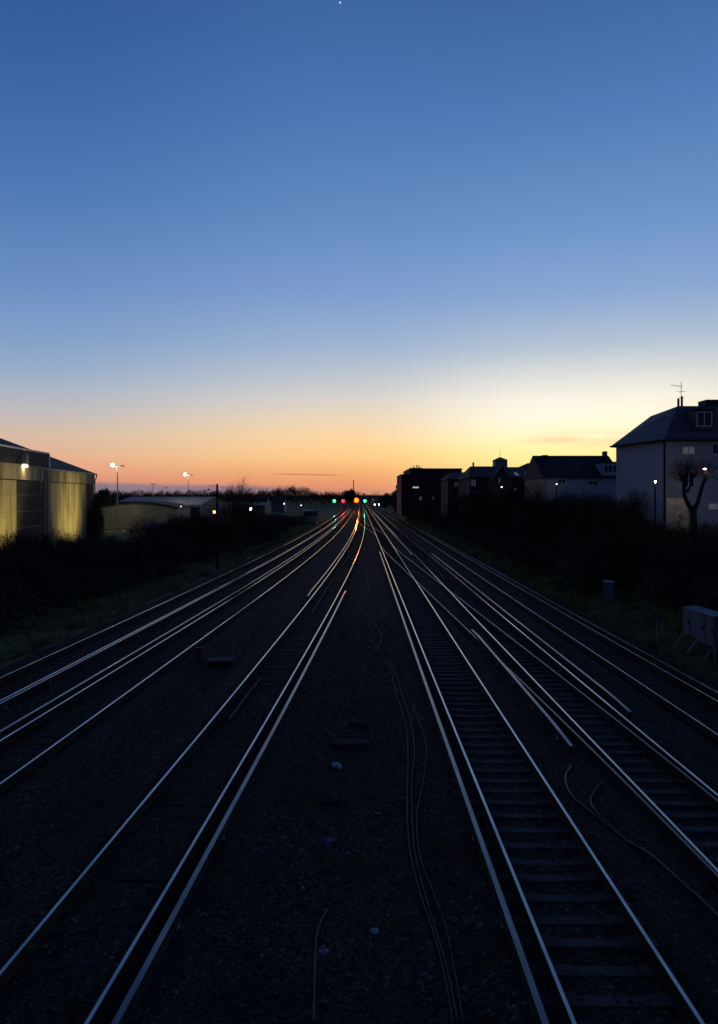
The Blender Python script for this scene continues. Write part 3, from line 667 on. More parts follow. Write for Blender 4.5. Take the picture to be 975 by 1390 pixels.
wh = empty('warehouse', (0, 0, 0), 0, 'large pale corrugated warehouse with a dark parapet, lit yellow at dusk', 'warehouse')
a82 = wp(82.8)
# core and roof
back = -wn * 36
def quadbox(mb, A, B, C, D, z0, z1):
    mb.add([(q.x, q.y, z) for z in (z0, z1) for q in (A, B, C, D)], [(0, 3, 2, 1), (4, 5, 6, 7), (0, 1, 5, 4), (1, 2, 6, 5), (2, 3, 7, 6), (3, 0, 4, 7)])
b = MB(); i_ = -wn * 0.12
quadbox(b, W0 + i_, W1 + i_ - wd * .1, W1 + back - wd * .1, W0 + back, -0.6, 8.9); b.build('wall', M['clad_grey'], wh)
rdg = -wn * 18
def v3(p_, z): return (p_.x, p_.y, z)
o1, o2 = wn * 0.35, wd * 0.3
b = MB(); ridge = 16.0; ez = 9.0
P = [v3(W0 + o1, ez), v3(W1 + o1 + o2, ez), v3(W1 + rdg + o2, ridge), v3(W0 + rdg, ridge), v3(W1 + back + o2, ez), v3(W0 + back, ez)]
P += [(x, y, z - 0.14) for x, y, z in P]
b.add(P, [(0, 1, 2, 3), (3, 2, 4, 5), (6, 9, 8, 7), (9, 11, 10, 8), (0, 6, 7, 1), (1, 7, 8, 2), (2, 8, 10, 4), (4, 10, 11, 5), (5, 11, 9, 3), (3, 9, 6, 0)]); b.build('roof', M['roof_dark'], wh)
b = MB(); A = W1 - wd * .1 + i_; B = W1 + back - wd * .1; C = W1 + rdg - wd * .1
b.add([v3(A, 8.9), v3(B, 8.9), v3(C, ridge - .2), v3(A - wd * .2, 8.9), v3(B - wd * .2, 8.9), v3(C - wd * .2, ridge - .2)], [(0, 1, 2), (3, 5, 4), (0, 3, 4, 1), (1, 4, 5, 2), (2, 5, 3, 0)]); b.build('gable', M['clad_grey'], wh)
# far bay
corrugated('cladding', wp(83.2), W1, 7.5, 8.98, M['clad'], wh, 0.34, 0.09, 0.12)
corrugated('cladding', wp(83.2), wp(101.0), -0.5, 7.42, M['clad'], wh, 0.34, 0.09, 0.0)
corrugated('cladding', wp(101.05), W1, -0.5, 7.42, mat('clad_brown', (0.16, 0.11, 0.06), 0.8, 0, 0.5, 0.8), wh, 0.34, 0.09, 0.0)
def strip(name, Y0, Y1, z0, z1, o0, o1_, m, parent=wh):
    A, B = wp(Y0) + wn * o0, wp(Y1) + wn * o0; C, D = wp(Y1) + wn * o1_, wp(Y0) + wn * o1_
    b = MB(); quadbox(b, A, B, C, D, z0, z1); return b.build(name, m, parent)
strip('gutter', 83.3, 105.3, 8.82, 9.0, 0.2, 0.42, M['steel'])
strip('drip_rail', 83.2, 105, 7.43, 7.49, 0.1, 0.22, M['dark_steel'])
for z in (5.9, 4.2, 2.5, 1.0):
    strip('joint_rail', 83.3, 100.9, z, z + 0.05, 0.054, 0.08, M['clad_grey']); strip('joint_rail', 57.5, 80.8, z, z + 0.05, 0.554, 0.58, M['clad_grey'])
# near bay: taller, standing 0.5 m proud, dark parapet over a pale band
M['parapet'] = M['clad_dark']
b = MB(); quadbox(b, W0 + wn * 0.42, wp(83.0) + wn * 0.42, wp(83.0) - wn * 1.5, W0 - wn * 1.5, 7.0, 10.75); b.build('bay_block', M['clad_dark'], wh)
corrugated('parapet', W0, wp(83.0), 9.12, 10.62, M['clad_dark'], wh, 0.34, 0.09, 0.5)
strip('coping', 57, 83.1, 10.62, 10.8, -1.5, 0.62, M['trim'])
corrugated('cladding', W0, wp(81.2), 7.5, 9.1, M['clad'], wh, 0.34, 0.09, 0.5)
corrugated('cladding', W0, wp(72.9), -0.5, 7.42, M['clad'], wh, 0.34, 0.09, 0.5)
corrugated('shade_panel', wp(72.95), wp(81.2), -0.5, 7.3, mat('shade_dark', (0.06, 0.06, 0.055), 0.7, 0, 0.3, 0.8), wh, 0.42, 0.09, 0.5)  # dark sheet standing in for the shaded stretch of wall, shade in its colour
strip('band_rail', 57.2, 81.5, 7.43, 7.49, 0.48, 0.62, M['dark_steel'])  # rail along the foot of the pale band
strip('corner_post', 81.2, 83.1, -0.5, 9.1, 0.46, 0.6, M['clad_dark'])
strip('corner_trim', 82.75, 83.05, 9.13, 10.6, 0.6, 0.7, M['trim'])
pp = wp(82.0) + wn * 0.75
MB().tube([(pp.x, pp.y, -0.5), (pp.x, pp.y, 8.2), (pp.x - .25 * wn.x, pp.y - .25 * wn.y, 9.0)], 0.09, 8).build('downpipe', M['steel'], wh)
pp = W1 + wn * 0.45 + wd * 0.1
MB().tube([(pp.x, pp.y, 8.9), (pp.x - .1, pp.y, 8.4), (pp.x - .3, pp.y, 8.0), (pp.x - .35, pp.y, -0.5)], 0.08, 8).build('downpipe', M['dark_steel'], wh)
pv = wp(74.3); ov = MB().box(-0.28, 0.28, -0.25, 0.25, -0.4, 0.5).build('vent_box', M['clad_grey'], wh, loc=(pv.x + wn.x * .86, pv.y + wn.y * .86, 9.55))
# bracket lamp on the pipe, tilted arm
la = wp(79.6) + wn * 0.75; lb = wp(74.6) + wn * 0.85
lm = MB(); lm.tube([v3(la, 6.4), v3(la, 8.7), v3(la + (lb - la) * .12, 8.95), v3(lb + (la - lb) * .1, 9.0)], 0.07, 8)
lo = lm.build('lamp_arm', M['steel'], wh); MB().sphere(v3(lb, 8.92), 0.2, 12, 8, 0.6).build('lamp', M['e_warm'], lo)
light('lamp_light', v3(lb + wn * .9, 8.2), 20, (1, 0.8, 0.42), 0.2, wh)
def unseen_flood(Y, dist, z, power, aimz, label, spot=95):  # unseen fixtures, put in to light the warehouse wall yellow
    q = wp(Y) + wn * dist; e = empty('unseen_floodlight', (q.x, q.y, -0.5), 0, label, 'floodlight', 'unseen floodlights aimed at the warehouse wall')
    MB().tube([(0, 0, 0), (0, 0, z + 0.3)], 0.05, 8).build('post', M['dark_steel'], e)
    MB().box(-0.2, 0.2, -0.15, 0.15, z + 0.32, z + 0.6).build('lamp_head', M['dark_steel'], e)
    a = wp(Y); light('lamp_light', (-0.35, 0.0, z + 0.5), power, (1, 0.74, 0.22), 0.25, e, 'SPOT', (a.x - q.x, a.y - q.y, aimz + .5), spot)
unseen_flood(69.0, 7.0, 1.2, 1500, 4.6, 'unseen low floodlight behind the bushes lighting the near warehouse wall')
unseen_flood(92, 8.0, 1.2, 2500, 4.6, 'unseen low floodlight behind the bushes lighting the far warehouse bay', 100)

# arched low shed, lit dim yellow
sh = empty('arched_shed', (0, 0, 0), 0, 'low wide arched shed with a dim yellow front behind the bushes', 'shed')
xa, xb, Y0 = -49.5, -33.8, 133
poly = [(xa, -0.6), (xb, -0.6)] + [(xb + (xa - xb) * t, 3.35 + 1.1 * math.sin(math.pi * t)) for t in np.linspace(0, 1, 15)]
MB().prism(poly, Y0, Y0 + 11).build('wall', mat('shed_front', (0.26, 0.26, 0.2), 0.8, 0, 0.15, 0.4), sh)
arc = [(xb + .3 + (xa - xb - .6) * t, 3.47 + 1.12 * math.sin(math.pi * t)) for t in np.linspace(0, 1, 15)]
MB().prism(arc + [(x, z + 0.12) for x, z in arc[::-1]], Y0 - 0.4, Y0 + 11.5).build('roof', M['roof_dark'], sh)
light('lamp_light', (-43, 124, 3.2), 90, (1, 0.85, 0.4), 0.3, sh)  # unseen flood without a fixture, put in for the dim yellow front
def shed(xa, xb, Y0, Y1, ze, zr, mw, mr, label, cat='shed', zb=-0.6, axis='x'):
    e = empty('yard_shed', (0, 0, 0), 0, label, cat)
    ym = (Y0 + Y1) / 2
    b = MB(); b.add([(x, y, z) for x in (xa, xb) for y, z in ((Y0, zb), (Y1, zb), (Y1, ze), (ym, zr), (Y0, ze))],
                    [(0, 1, 2, 3, 4), (9, 8, 7, 6, 5), (0, 5, 6, 1), (1, 6, 7, 2), (4, 9, 5, 0), (3, 8, 9, 4), (2, 7, 8, 3)]); b.build('wall', mw, e)
    b = MB(); o_ = 0.25
    for y0_, y1_ in ((Y0 - o_, ym), (Y1 + o_, ym)):
        s_ = (zr - ze) / abs(ym - Y0)
        b.add([(xa - o_, y0_, ze - o_ * s_ + .02), (xb + o_, y0_, ze - o_ * s_ + .02), (xb + o_, y1_, zr + .02), (xa - o_, y1_, zr + .02),
               (xa - o_, y0_, ze - o_ * s_ + .15), (xb + o_, y0_, ze - o_ * s_ + .15), (xb + o_, y1_, zr + .15), (xa - o_, y1_, zr + .15)],
              [(0, 3, 2, 1), (4, 5, 6, 7), (0, 1, 5, 4), (1, 2, 6, 5), (2, 3, 7, 6), (3, 0, 4, 7)])
    b.build('roof', mr, e)
    return e
M['wall_dim'] = mat('wall_dim', (0.07, 0.07, 0.075), 0.8)
M['roof_mid'] = mat('roof_mid', (0.16, 0.17, 0.19), 0.7, 0, 0.25, 0.5)
s1 = shed(-62, -39.5, 178, 214, 3.2, 5.2, M['wall_dim'], M['roof_mid'], 'long low shed with a pale grey roof beyond the arched shed')
MB().box(-62, -37.4, 177.4, 177.7, 2.85, 3.1).build('fascia', M['trim'], s1)
s2 = shed(-36.5, -27, 206, 220, 2.8, 3.4, M['wall_dim'], M['roof_mid'], 'low shed with a pale eaves line behind the black pole')
s3 = shed(-38, -33.5, 262, 268, 3.6, 5.2, M['roof_mid'], M['roof_dark'], 'small pale house below the treeline left of the signals', 'house')
s4 = shed(-31, -26.5, 255, 262, 3.2, 4.6, M['roof_mid'], M['roof_dark'], 'second small pale house below the treeline, closer to the signals', 'house')
s6 = shed(-17, -12.5, 220, 224, 0.8, 1.3, M['wall_dim'], M['roof_mid'], 'low bluish hut just left of the tracks before the signals', 'hut')
s5 = shed(-150, -118, 300, 340, 3.8, 6.0, M['clad_grey'], M['roof_grey'], 'far flat pale-roofed shed left of the unlit lamp columns')
# open-fronted cabin with a blue roof
cb = empty('cabin', (-25.6, 93, -0.5), R(6), 'small dark cabin with a blue roof and pale posts in the scrub', 'cabin')
MB().box(-2.0, 2.2, 0.4, 3.0, 0, 1.9).build('wall', M['clad_dark'], cb)
MB().add([(-2.3, -0.6, 2.0), (2.5, -0.6, 2.0), (2.5, 3.2, 2.6), (-2.3, 3.2, 2.6), (-2.3, -0.6, 2.14), (2.5, -0.6, 2.14), (2.5, 3.2, 2.75), (-2.3, 3.2, 2.75)], [(0, 3, 2, 1), (4, 5, 6, 7), (0, 1, 5, 4), (1, 2, 6, 5), (2, 3, 7, 6), (3, 0, 4, 7)]).build('roof', M['blue_roof'], cb)
for x in (-1.2, -0.6, 0.0, 0.6, 1.2): MB().box(x - .05, x + .05, -0.5, -0.4, 0, 1.98).build('post', M['trim'], cb)

# ------------------------------------------------------------------ buildings, right
def window(x0, x1, y, z0, z1, parent, mullions=1, lit=None, fr='trim', t=0.05, rail=True):
    """frame standing proud of a wall that faces the viewer (-y)"""
    b = MB(); w = 0.06
    b.box(x0, x1, y - t, y - .003, z0, z0 + w); b.box(x0, x1, y - t, y - .003, z1 - w, z1)
    b.box(x0, x0 + w, y - t, y - .003, z0 + w + .001, z1 - w - .001); b.box(x1 - w, x1, y - t, y - .003, z0 + w + .001, z1 - w - .001)
    for k in range(mullions):
        xm = x0 + (x1 - x0) * (k + 1) / (mullions + 1); b.box(xm - w / 2, xm + w / 2, y - t, y - .003, z0 + w + .001, z1 - w - .001)
    o = b.build('window', M[fr], parent)
    MB().box(x0 + w + .001, x1 - w - .001, y - t * .5, y - .002, z0 + w + .002, z1 - w - .002).build('pane', M[lit or 'glass'], o)
    return o
# the big white house with a mansard roof
wh2 = empty('white_house', (0, 0, 0), 0, 'large white rendered house with a steep slate roof and dormer, on the right', 'house')
zg = 1.5; P1 = Vector((21.3, 50)); P2 = Vector((20.15, 56.3)); P3 = Vector((34, 66)); P4 = Vector((38, 50))
b = MB(); b.add([(q.x, q.y, z) for z in (zg, 9.78) for q in (P1, P4, P3, P2)], [(0, 3, 2, 1), (4, 5, 6, 7), (0, 1, 5, 4), (1, 2, 6, 5), (2, 3, 7, 6), (3, 0, 4, 7)])
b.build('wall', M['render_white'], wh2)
TA = (23.2, 52.2, 12.42); TB = (22.75, 56.0, 12.1); TC = (36, 52.2, 12.42); TD = (32, 62, 12.1)
ev = [(21.05, 49.7, 9.8), (38.3, 49.7, 9.8), (34.2, 66.3, 9.8), (19.82, 56.5, 9.8)]
b = MB(); b.add(ev + [TA, TC, TD, TB] + [(x, y, z - .12) for x, y, z in ev],
                [(0, 1, 5, 4), (1, 2, 6, 5), (2, 3, 7, 6), (3, 0, 4, 7), (4, 5, 6, 7), (8, 9, 1, 0), (9, 10, 2, 1), (10, 11, 3, 2), (11, 8, 0, 3), (8, 11, 10, 9)])
b.build('roof', M['slate'], wh2)
g = MB(); g.bar((21.0, 49.65, 9.74), (38, 49.65, 9.74), 0.11); g.bar((21.0, 49.65, 9.75), (19.75, 56.5, 9.75), 0.11); g.build('gutter', M['dark_steel'], wh2)
MB().tube([(21.22, 49.9, 9.7), (21.22, 49.9, zg)], 0.07, 8).build('downpipe', M['dark_steel'], wh2)
def hw(u0, u1, v0_, v1_, Y=50.0, **k):
    a = at(u0, v1_, Y); b_ = at(u1, v0_, Y); return window(a.x, b_.x, Y, a.z, b_.z, wh2, **k)
hw(926, 943, 606, 617, lit='e_window_dim')
hw(966, 985, 602, 617)
hw(926, 943, 640, 662)
hw(961, 985, 683, 692, lit='e_window_dim')
# dormer in the steep front slope
a = at(943, 580, 50.3); b_ = at(968, 558, 50.3)
dm = MB().box(a.x, b_.x, 50.25, 52.4, a.z - .15, b_.z + .05).build('dormer', M['slate'], wh2)
MB().box(a.x - .1, b_.x + .1, 50.1, 52.5, b_.z + .053, b_.z + .14).build('dormer_roof', M['roof_dark'], dm)
window(a.x + .1, b_.x - .1, 50.25, a.z + .05, b_.z - .05, dm, mullions=1)
# chimney stack on the right and aerial
ch = at(964, 549, 52.0); MB().box(25.3, 27.6, 52.3, 53.6, 12.0, 12.9).build('chimney', M['brick'], wh2)
for x, h in ((23.3, .55), (23.55, .7)): MB().tube([(x, 52.4, 12.3), (x, 52.4, 12.45 + h)], 0.08, 8).build('chimney_pot', M['brick'], wh2)
an = MB(); ax = 23.55; an.tube([(ax, 52.5, 12.3), (ax, 52.5, 14.2)], 0.022, 6); an.bar((ax - .75, 52.5, 14.0), (ax + .1, 52.5, 13.85), 0.02)
for k in range(4): an.bar((ax - .7 + k * .2, 52.3, 14.0 - k * .03), (ax - .7 + k * .2, 52.7, 14.0 - k * .03), 0.015)
an.bar((ax - .35, 52.5, 13.5), (ax + .38, 52.5, 13.5), 0.02); an.bar((ax - .2, 52.5, 13.1), (ax + .3, 52.5, 13.1), 0.018)
an.bar((ax, 52.2, 13.5), (ax, 52.8, 13.5), 0.018); an.build('aerial', M['dark_steel'], wh2)
# lit garden wall in front of it
o = MB().box(0, 1.35, 0, 0.2, -1.0, 1.15).build('garden_wall', mat('garden_wall', (0.45, 0.45, 0.4), 0.9)); pq = at(906, 700, 46.5); o.location = (pq.x, pq.y, pq.z)
tag(o, 'pale weathered garden wall panel in front of the white house', 'garden wall')

# low white house with dark roof
def gable_house(name, u0, u1, Y, vr, ve, depth, mw, mr, label, cat='house', zb=2.0, hip=0.0, hipr=0.0, over=0.25, ridge_back=0.5):
    e = empty(name, (0, 0, 0), 0, label, cat)
    A = at(u0, vr, Y + depth * ridge_back); B = at(u1, vr, Y + depth * ridge_back)
    zr = A.z; ze = HC - (ve - V0) / F * Y; xa = (u0 - U0) / F * (Y); xb = (u1 - U0) / F * (Y)
    MB().box(xa + over, xb - over, Y, Y + depth, zb, ze - .1).build('wall', mw, e)
    ym = Y + depth * ridge_back; y0_, y1_ = Y - .3, Y + depth + .3
    b = MB(); b.add([(xa, y0_, ze), (xb, y0_, ze), (xb, y1_, ze), (xa, y1_, ze), (xa + hip, ym, zr), (xb - hipr, ym, zr), (xa, y0_, ze - .1), (xb, y0_, ze - .1), (xb, y1_, ze - .1), (xa, y1_, ze - .1)],
                    [(0, 1, 5, 4), (1, 2, 5), (2, 3, 4, 5), (3, 0, 4), (6, 7, 1, 0), (7, 8, 2, 1), (8, 9, 3, 2), (9, 6, 0, 3), (6, 9, 8, 7)]); b.build('roof', mr, e)
    return e, xa, xb, ze, zr
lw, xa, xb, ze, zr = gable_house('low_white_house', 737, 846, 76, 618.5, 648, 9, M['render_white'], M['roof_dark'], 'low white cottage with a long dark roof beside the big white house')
a = at(818, 646, 76); b_ = at(838, 630, 76)
dm = MB().box(a.x, b_.x, 75.9, 79, a.z, b_.z + .1).build('dormer', M['render_white'], lw)
MB().box(a.x - .1, b_.x + .1, 75.75, 79.4, b_.z + .103, b_.z + .25).build('dormer_roof', M['roof_dark'], dm)
window(a.x + .1, b_.x - .1, 75.9, a.z + .3, b_.z - .05, dm, mullions=2)
def pw(par, Y, u0, u1, v0_, v1_, **k):
    a = at(u0, v1_, Y); b_ = at(u1, v0_, Y); return window(a.x, b_.x, Y, a.z, b_.z, par, **k)
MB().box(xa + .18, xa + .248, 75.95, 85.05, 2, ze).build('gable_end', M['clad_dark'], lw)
pw(lw, 76, 757, 768, 650, 657); pw(lw, 76, 798, 812, 652, 659)
MB().box((824 - U0) / F * 79, (828 - U0) / F * 79, 79.8, 80.6, zr - .4, zr + .45).build('chimney', M['brick'], lw)
MB().box((737.5 - U0) / F * 80, (744 - U0) / F * 80, 80.0, 81.0, zr - .8, zr + .05).build('chimney', M['brick_dark'], lw)
# brick houses with hipped roofs and a turret
bh, xa, xb, ze, zr = gable_house('brick_house', 636, 690, 104, 633, 648, 12, M['brick'], M['roof_dark'], 'dark brick house with bay windows next to the flat-roofed block', hip=1.2, hipr=0.2)
for u in (640, 643.5): pw(bh, 104, u, u + 2.2, 651, 660, mullions=0, lit='e_window_dim')
pw(bh, 104, 642.5, 645.5, 672, 677, mullions=0, lit='e_window_dim'); pw(bh, 104, 643, 652, 667, 669, mullions=2)
MB().box((644.5 - U0) / F * 108, (646 - U0) / F * 108, 109.5, 110.2, zr - .6, zr + .6).build('chimney', M['brick_dark'], bh)
b = MB(); p5 = at(676.5, 670, 101.5)
b.add([(p5.x - 1.2, 101.5, 1.5), (p5.x + 2.2, 101.5, 1.5), (p5.x + 2.2, 101.5, 7.6), (p5.x + .5, 101.5, 10.0), (p5.x - 1.2, 101.5, 7.6)] + [(p5.x - 1.2, 103.9, 1.5), (p5.x + 2.2, 103.9, 1.5), (p5.x + 2.2, 103.9, 7.6), (p5.x + .5, 103.9, 10.0), (p5.x - 1.2, 103.9, 7.6)],
      [(0, 1, 2, 3, 4), (9, 8, 7, 6, 5), (0, 5, 6, 1), (1, 6, 7, 2), (2, 7, 8, 3), (3, 8, 9, 4), (4, 9, 5, 0)]); b.build('gable_front', M['brick_dark'], bh)
pw(bh, 101.5, 677, 679, 649, 655, mullions=0, lit='e_window_dim')
th, xa, xb, ze, zr = gable_house('turret_house', 676, 745, 112, 634, 648, 14, M['brick_dark'], M['roof_dark'], 'dark house with a boxy roof turret and two lit skylights', hip=0.5, hipr=2.5)
a = at(672, 640, 113); b_ = at(689, 624.5, 113); xm, ym = (a.x + b_.x) / 2, 114.0
t_ = MB().box(a.x, b_.x, 113, 115, a.z - 2.5, b_.z).build('turret', M['steel'], th)
MB().add([(a.x - .12, 112.88, b_.z + .003), (b_.x + .12, 112.88, b_.z + .003), (b_.x + .12, 115.12, b_.z + .003), (a.x - .12, 115.12, b_.z + .003), (xm, ym, b_.z + .55)], [(0, 3, 2, 1), (0, 1, 4), (1, 2, 4), (2, 3, 4), (3, 0, 4)]).build('turret_cap', M['steel'], t_)
MB().tube([(xm, ym, b_.z + .5), (xm, ym, b_.z + 1.7)], 0.025, 6).build('finial', M['dark_steel'], t_)
# rear hipped hump of roof
a = at(700, 634, 119); b_ = at(744, 634, 119); c_ = at(722, 628.5, 121)
MB().add([(a.x, 118, a.z - .6), (b_.x, 118, a.z - .6), (b_.x, 126, a.z - .6), (a.x, 126, a.z - .6), (c_.x - .6, 121.5, c_.z), (c_.x + .6, 121.5, c_.z), (a.x, 118, 3), (b_.x, 118, 3), (b_.x, 126, 3), (a.x, 126, 3)],
         [(0, 1, 5, 4), (1, 2, 5), (2, 3, 4, 5), (3, 0, 4), (6, 7, 1, 0), (7, 8, 2, 1), (8, 9, 3, 2), (9, 6, 0, 3), (6, 9, 8, 7)]).build('rear_roof', M['roof_dark'], th)
for u0, u1, lit in ((700, 705, 'e_window_dim'), (716.5, 723, 'e_window')):
    f_ = 1.0; zz = HC - (643 - V0) / F * 113.3; zh = .28
    x0, x1 = (u0 - U0) / F * 113.3, (u1 - U0) / F * 113.3
    s_ = (zr - ze) / 7.3
    yy = lambda z: 111.7 + (z - ze) / s_
    k_ = MB().add([(x0, yy(zz - zh) - .05, zz - zh), (x1, yy(zz - zh) - .05, zz - zh), (x1, yy(zz + zh) - .05, zz + zh), (x0, yy(zz + zh) - .05, zz + zh), (x0, yy(zz - zh) + .1, zz - zh), (x1, yy(zz - zh) + .1, zz - zh), (x1, yy(zz + zh) + .1, zz + zh), (x0, yy(zz + zh) + .1, zz + zh)],
                  [(0, 1, 2, 3), (7, 6, 5, 4), (0, 4, 5, 1), (1, 5, 6, 2), (2, 6, 7, 3), (3, 7, 4, 0)]).build('skylight', M[lit], th)
pw(th, 112, 696, 702, 662, 667, mullions=1, lit='e_window_dim')
# flat-roofed block of flats
fb = empty('flat_block', (0, 0, 0), 0, 'dark flat-roofed block with rooftop plant, leftmost of the right buildings', 'building')
def blk(name, u0, u1, v, Y, d, m, par, zb=1.5):
    a = at(u0, v, Y); b_ = at(u1, v, Y); return MB().box(a.x, b_.x, Y, Y + d, zb, a.z).build(name, m, par)
blk('wall', 557, 627, 637.5, 150, 22, M['brick_dark'], fb); blk('lower_wing', 545, 556.8, 643.5, 151, 18, M['brick_dark'], fb)
a = at(556, 637.5, 150); b_ = at(627.6, 636.4, 150); MB().box(a.x, b_.x, 149.7, 172.3, a.z + .003, b_.z + .1).build('roof', M['roof_dark'], fb)
blk('roof_plant', 557.5, 574, 635, 152, 6, M['roof_dark'], fb, 10.5)
for u, v in ((562, 633), (566, 632), (569, 633)): MB().tube([at(u, 636, 153), at(u, v - 1.0, 153)], 0.12, 8).build('flue', M['steel'], fb)
for r_, v in enumerate((646, 660, 674)):
    for q, u in enumerate(range(560, 624, 9)):
        lit = 'e_window' if (v == 660 and q == 0) else ('e_window_dim' if (r_, q) in ((2, 3), (1, 5), (2, 1), (0, 6)) else None)
        pw(fb, 150, u, u + (9 if (v == 660 and q == 0) else 4), v, v + (3 if v == 660 else 5), mullions=0, lit=lit, fr='brick_dark', t=.08)
mh, xa, xb, ze, zr = gable_house('brick_house', 606, 641, 118, 641, 650, 10, M['brick'], M['roof_dark'], 'small dark brick house squeezed between the flat block and the bay-windowed house', hip=1.5, hipr=.2)
for u in (617, 620): pw(mh, 118, u, u + 1.7, 654, 661, mullions=0, lit='e_window_dim')

# ------------------------------------------------------------------ vegetation
def leaf_cloud(rs_, n, blobs, size, gap=0.0):
    """many leaf-sized quads spread through several ellipsoids"""
    V = np.zeros((n, 4, 3)); w = np.array([b_[6] for b_ in blobs], float); w /= w.sum(); ch_ = rs_.choice(len(blobs), n, p=w)
    B = np.array([b_[:6] for b_ in blobs])[ch_]
    d_ = rs_.normal(size=(n, 3)); d_ /= np.linalg.norm(d_, axis=1)[:, None]
    r_ = rs_.uniform(0.25, 1.0, n) ** 0.6
    r_ *= 1 + 0.22 * np.sin(d_[:, 0] * 5 + B[:, 0] * 3) * np.cos(d_[:, 2] * 6 + B[:, 1] * 2) + 0.1 * rs_.normal(size=n)
    C = B[:, :3] + d_ * B[:, 3:6] * r_[:, None]; C[:, 2] = np.maximum(C[:, 2], 0.02)
    a = rs_.normal(size=(n, 3)); a /= np.linalg.norm(a, axis=1)[:, None]
    b_ = np.cross(a, rs_.normal(size=(n, 3))); b_ /= np.linalg.norm(b_, axis=1)[:, None]
    s_ = size * rs_.uniform(0.6, 1.4, n)[:, None]
    V[:, 0] = C - a * s_; V[:, 1] = C + b_ * s_ * .45; V[:, 2] = C + a * s_; V[:, 3] = C - b_ * s_ * .45
    return V.reshape(-1, 3), np.arange(n * 4).reshape(-1, 4)
def branches(rs_, mb, base, dirn, length, rad, depth, tips, spread=0.6, up=0.25, seg=6):
    p = Vector(base); d_ = Vector(dirn).normalized(); pts = [p.copy()]; n = 4
    for i in range(n):
        d_ = (d_ + Vector(rs_.normal(size=3)) * 0.12 + Vector((0, 0, up * 0.15))).normalized(); p = p + d_ * (length / n); pts.append(p.copy())
    mb.tube(pts, [rad * (1 - 0.5 * i / n) for i in range(n + 1)], seg, cap=False)
    if depth == 0: tips.append((p, d_)); return
    for k in range(3 if depth > 1 else 4):
        q = pts[rs_.randint(2, n + 1)]
        dd = (d_ + Vector(rs_.normal(size=3)) * spread + Vector((0, 0, up))).normalized()
        branches(rs_, mb, q, dd, length * rs_.uniform(0.55, 0.8), rad * 0.5, depth - 1, tips, spread, up, max(3, seg - 1))
def twigs(rs_, tips, per, L, w):
    V = []; Fc = []
    for p, d_ in tips:
        for k in range(per):
            t = (d_ + Vector(rs_.normal(size=3)) * 0.7 + Vector((0, 0, 0.15))).normalized(); q = p + Vector(rs_.normal(size=3)) * L * 0.3
            s_ = t.cross(Vector(rs_.normal(size=3))).normalized() * w; l = L * rs_.uniform(0.5, 1.2); b0 = len(V)
            V += [q - s_, q + s_, q + t * l]; Fc.append((b0, b0 + 1, b0 + 2))
    return np.array(V), Fc
def bare_tree(name, seed, H, per, tw, L, m_t='twig', m_b='bark', label=None, cat='tree', spread=0.6, depth=3, trunk=0.3, rad=None):
    rs_ = np.random.RandomState(seed); e = empty(name, (0, 0, 0), 0, label, cat); mb = MB(); tips = []
    rad = rad or H * 0.02; hb = H * trunk
    mb.tube([(0, 0, -0.3), (0, 0, hb * .5), (rs_.normal() * .02 * H, 0, hb)], [rad * 1.3, rad, rad * .85], 8, cap=False)
    for k in range(4): branches(rs_, mb, (0, 0, hb * rs_.uniform(.75, 1)), (rs_.normal() * .5, rs_.normal() * .5, 1), H * .3, rad * .6, depth, tips, spread)
    zt = max(p.z for p, _ in tips) + L * .6; k = H / zt
    mb.v = [(x * k, y * k, z * k) for x, y, z in mb.v]; tips = [(p * k, d_) for p, d_ in tips]
    mb.build('trunk', M[m_b], e, True)
    V, Fc = twigs(rs_, tips, per, L, tw); np_mesh('crown', V, Fc, M[m_t], e); return e
def bush(name, seed, w, h, n, size, m='leaf', stems=10):
    rs_ = np.random.RandomState(seed); e = empty(name, (0, 0, 0), 0, None, 'bush')
    bl = []
    for k in range(9):
        a = rs_.uniform(0, 6.28); r_ = rs_.uniform(0, .33) * w; hh = h * rs_.uniform(.3, .78) * (1 - .5 * r_ / w)
        bl.append((r_ * math.cos(a), r_ * math.sin(a), hh * .75, w * rs_.uniform(.16, .28), w * rs_.uniform(.16, .28), h * rs_.uniform(.15, .3), 1))
    bl.append((0, 0, h * .3, w * .42, w * .42, h * .33, 4))
    V, Fc = leaf_cloud(rs_, n, bl, size); np_mesh('foliage', V, Fc, M[m], e)
    mb = MB(); tips = []
    for k in range(stems):
        a = rs_.uniform(0, 6.28); r_ = rs_.uniform(0, .25) * w
        branches(rs_, mb, (r_ * math.cos(a), r_ * math.sin(a), -.2), (math.cos(a) * .4, math.sin(a) * .4, 1), h * .55, .03, 1, tips, .5, .3, 4)
    V, Fc = twigs(rs_, tips, 26, h * .16, .012); b0 = len(mb.v)
    mb.v += [tuple(q) for q in V]; mb.f += [tuple(i + b0 for i in f_) for f_ in Fc]; mb.m += [0] * len(Fc)
    mb.build('stems', M['twig'], e); return e
protos = [bush('bush', 31 + i, 4.5, 4.6, 6500, 0.085) for i in range(4)]
used = set()
def put(pr, x, y, z, s, sz, rz, label, group, cat='bush'):
    o = pr if pr.name not in used else copy_tree(pr)
    used.add(pr.name); o.location = (x, y, z); o.scale = (s, s, sz); o.rotation_euler = (0, 0, rz)
    tag(o, label, cat, group); return o
rb = random.Random(8)
GR = 'dark bushes massed on the right bank'; LR = 'dark tangled bush in the unbroken scrub covering the right bank'
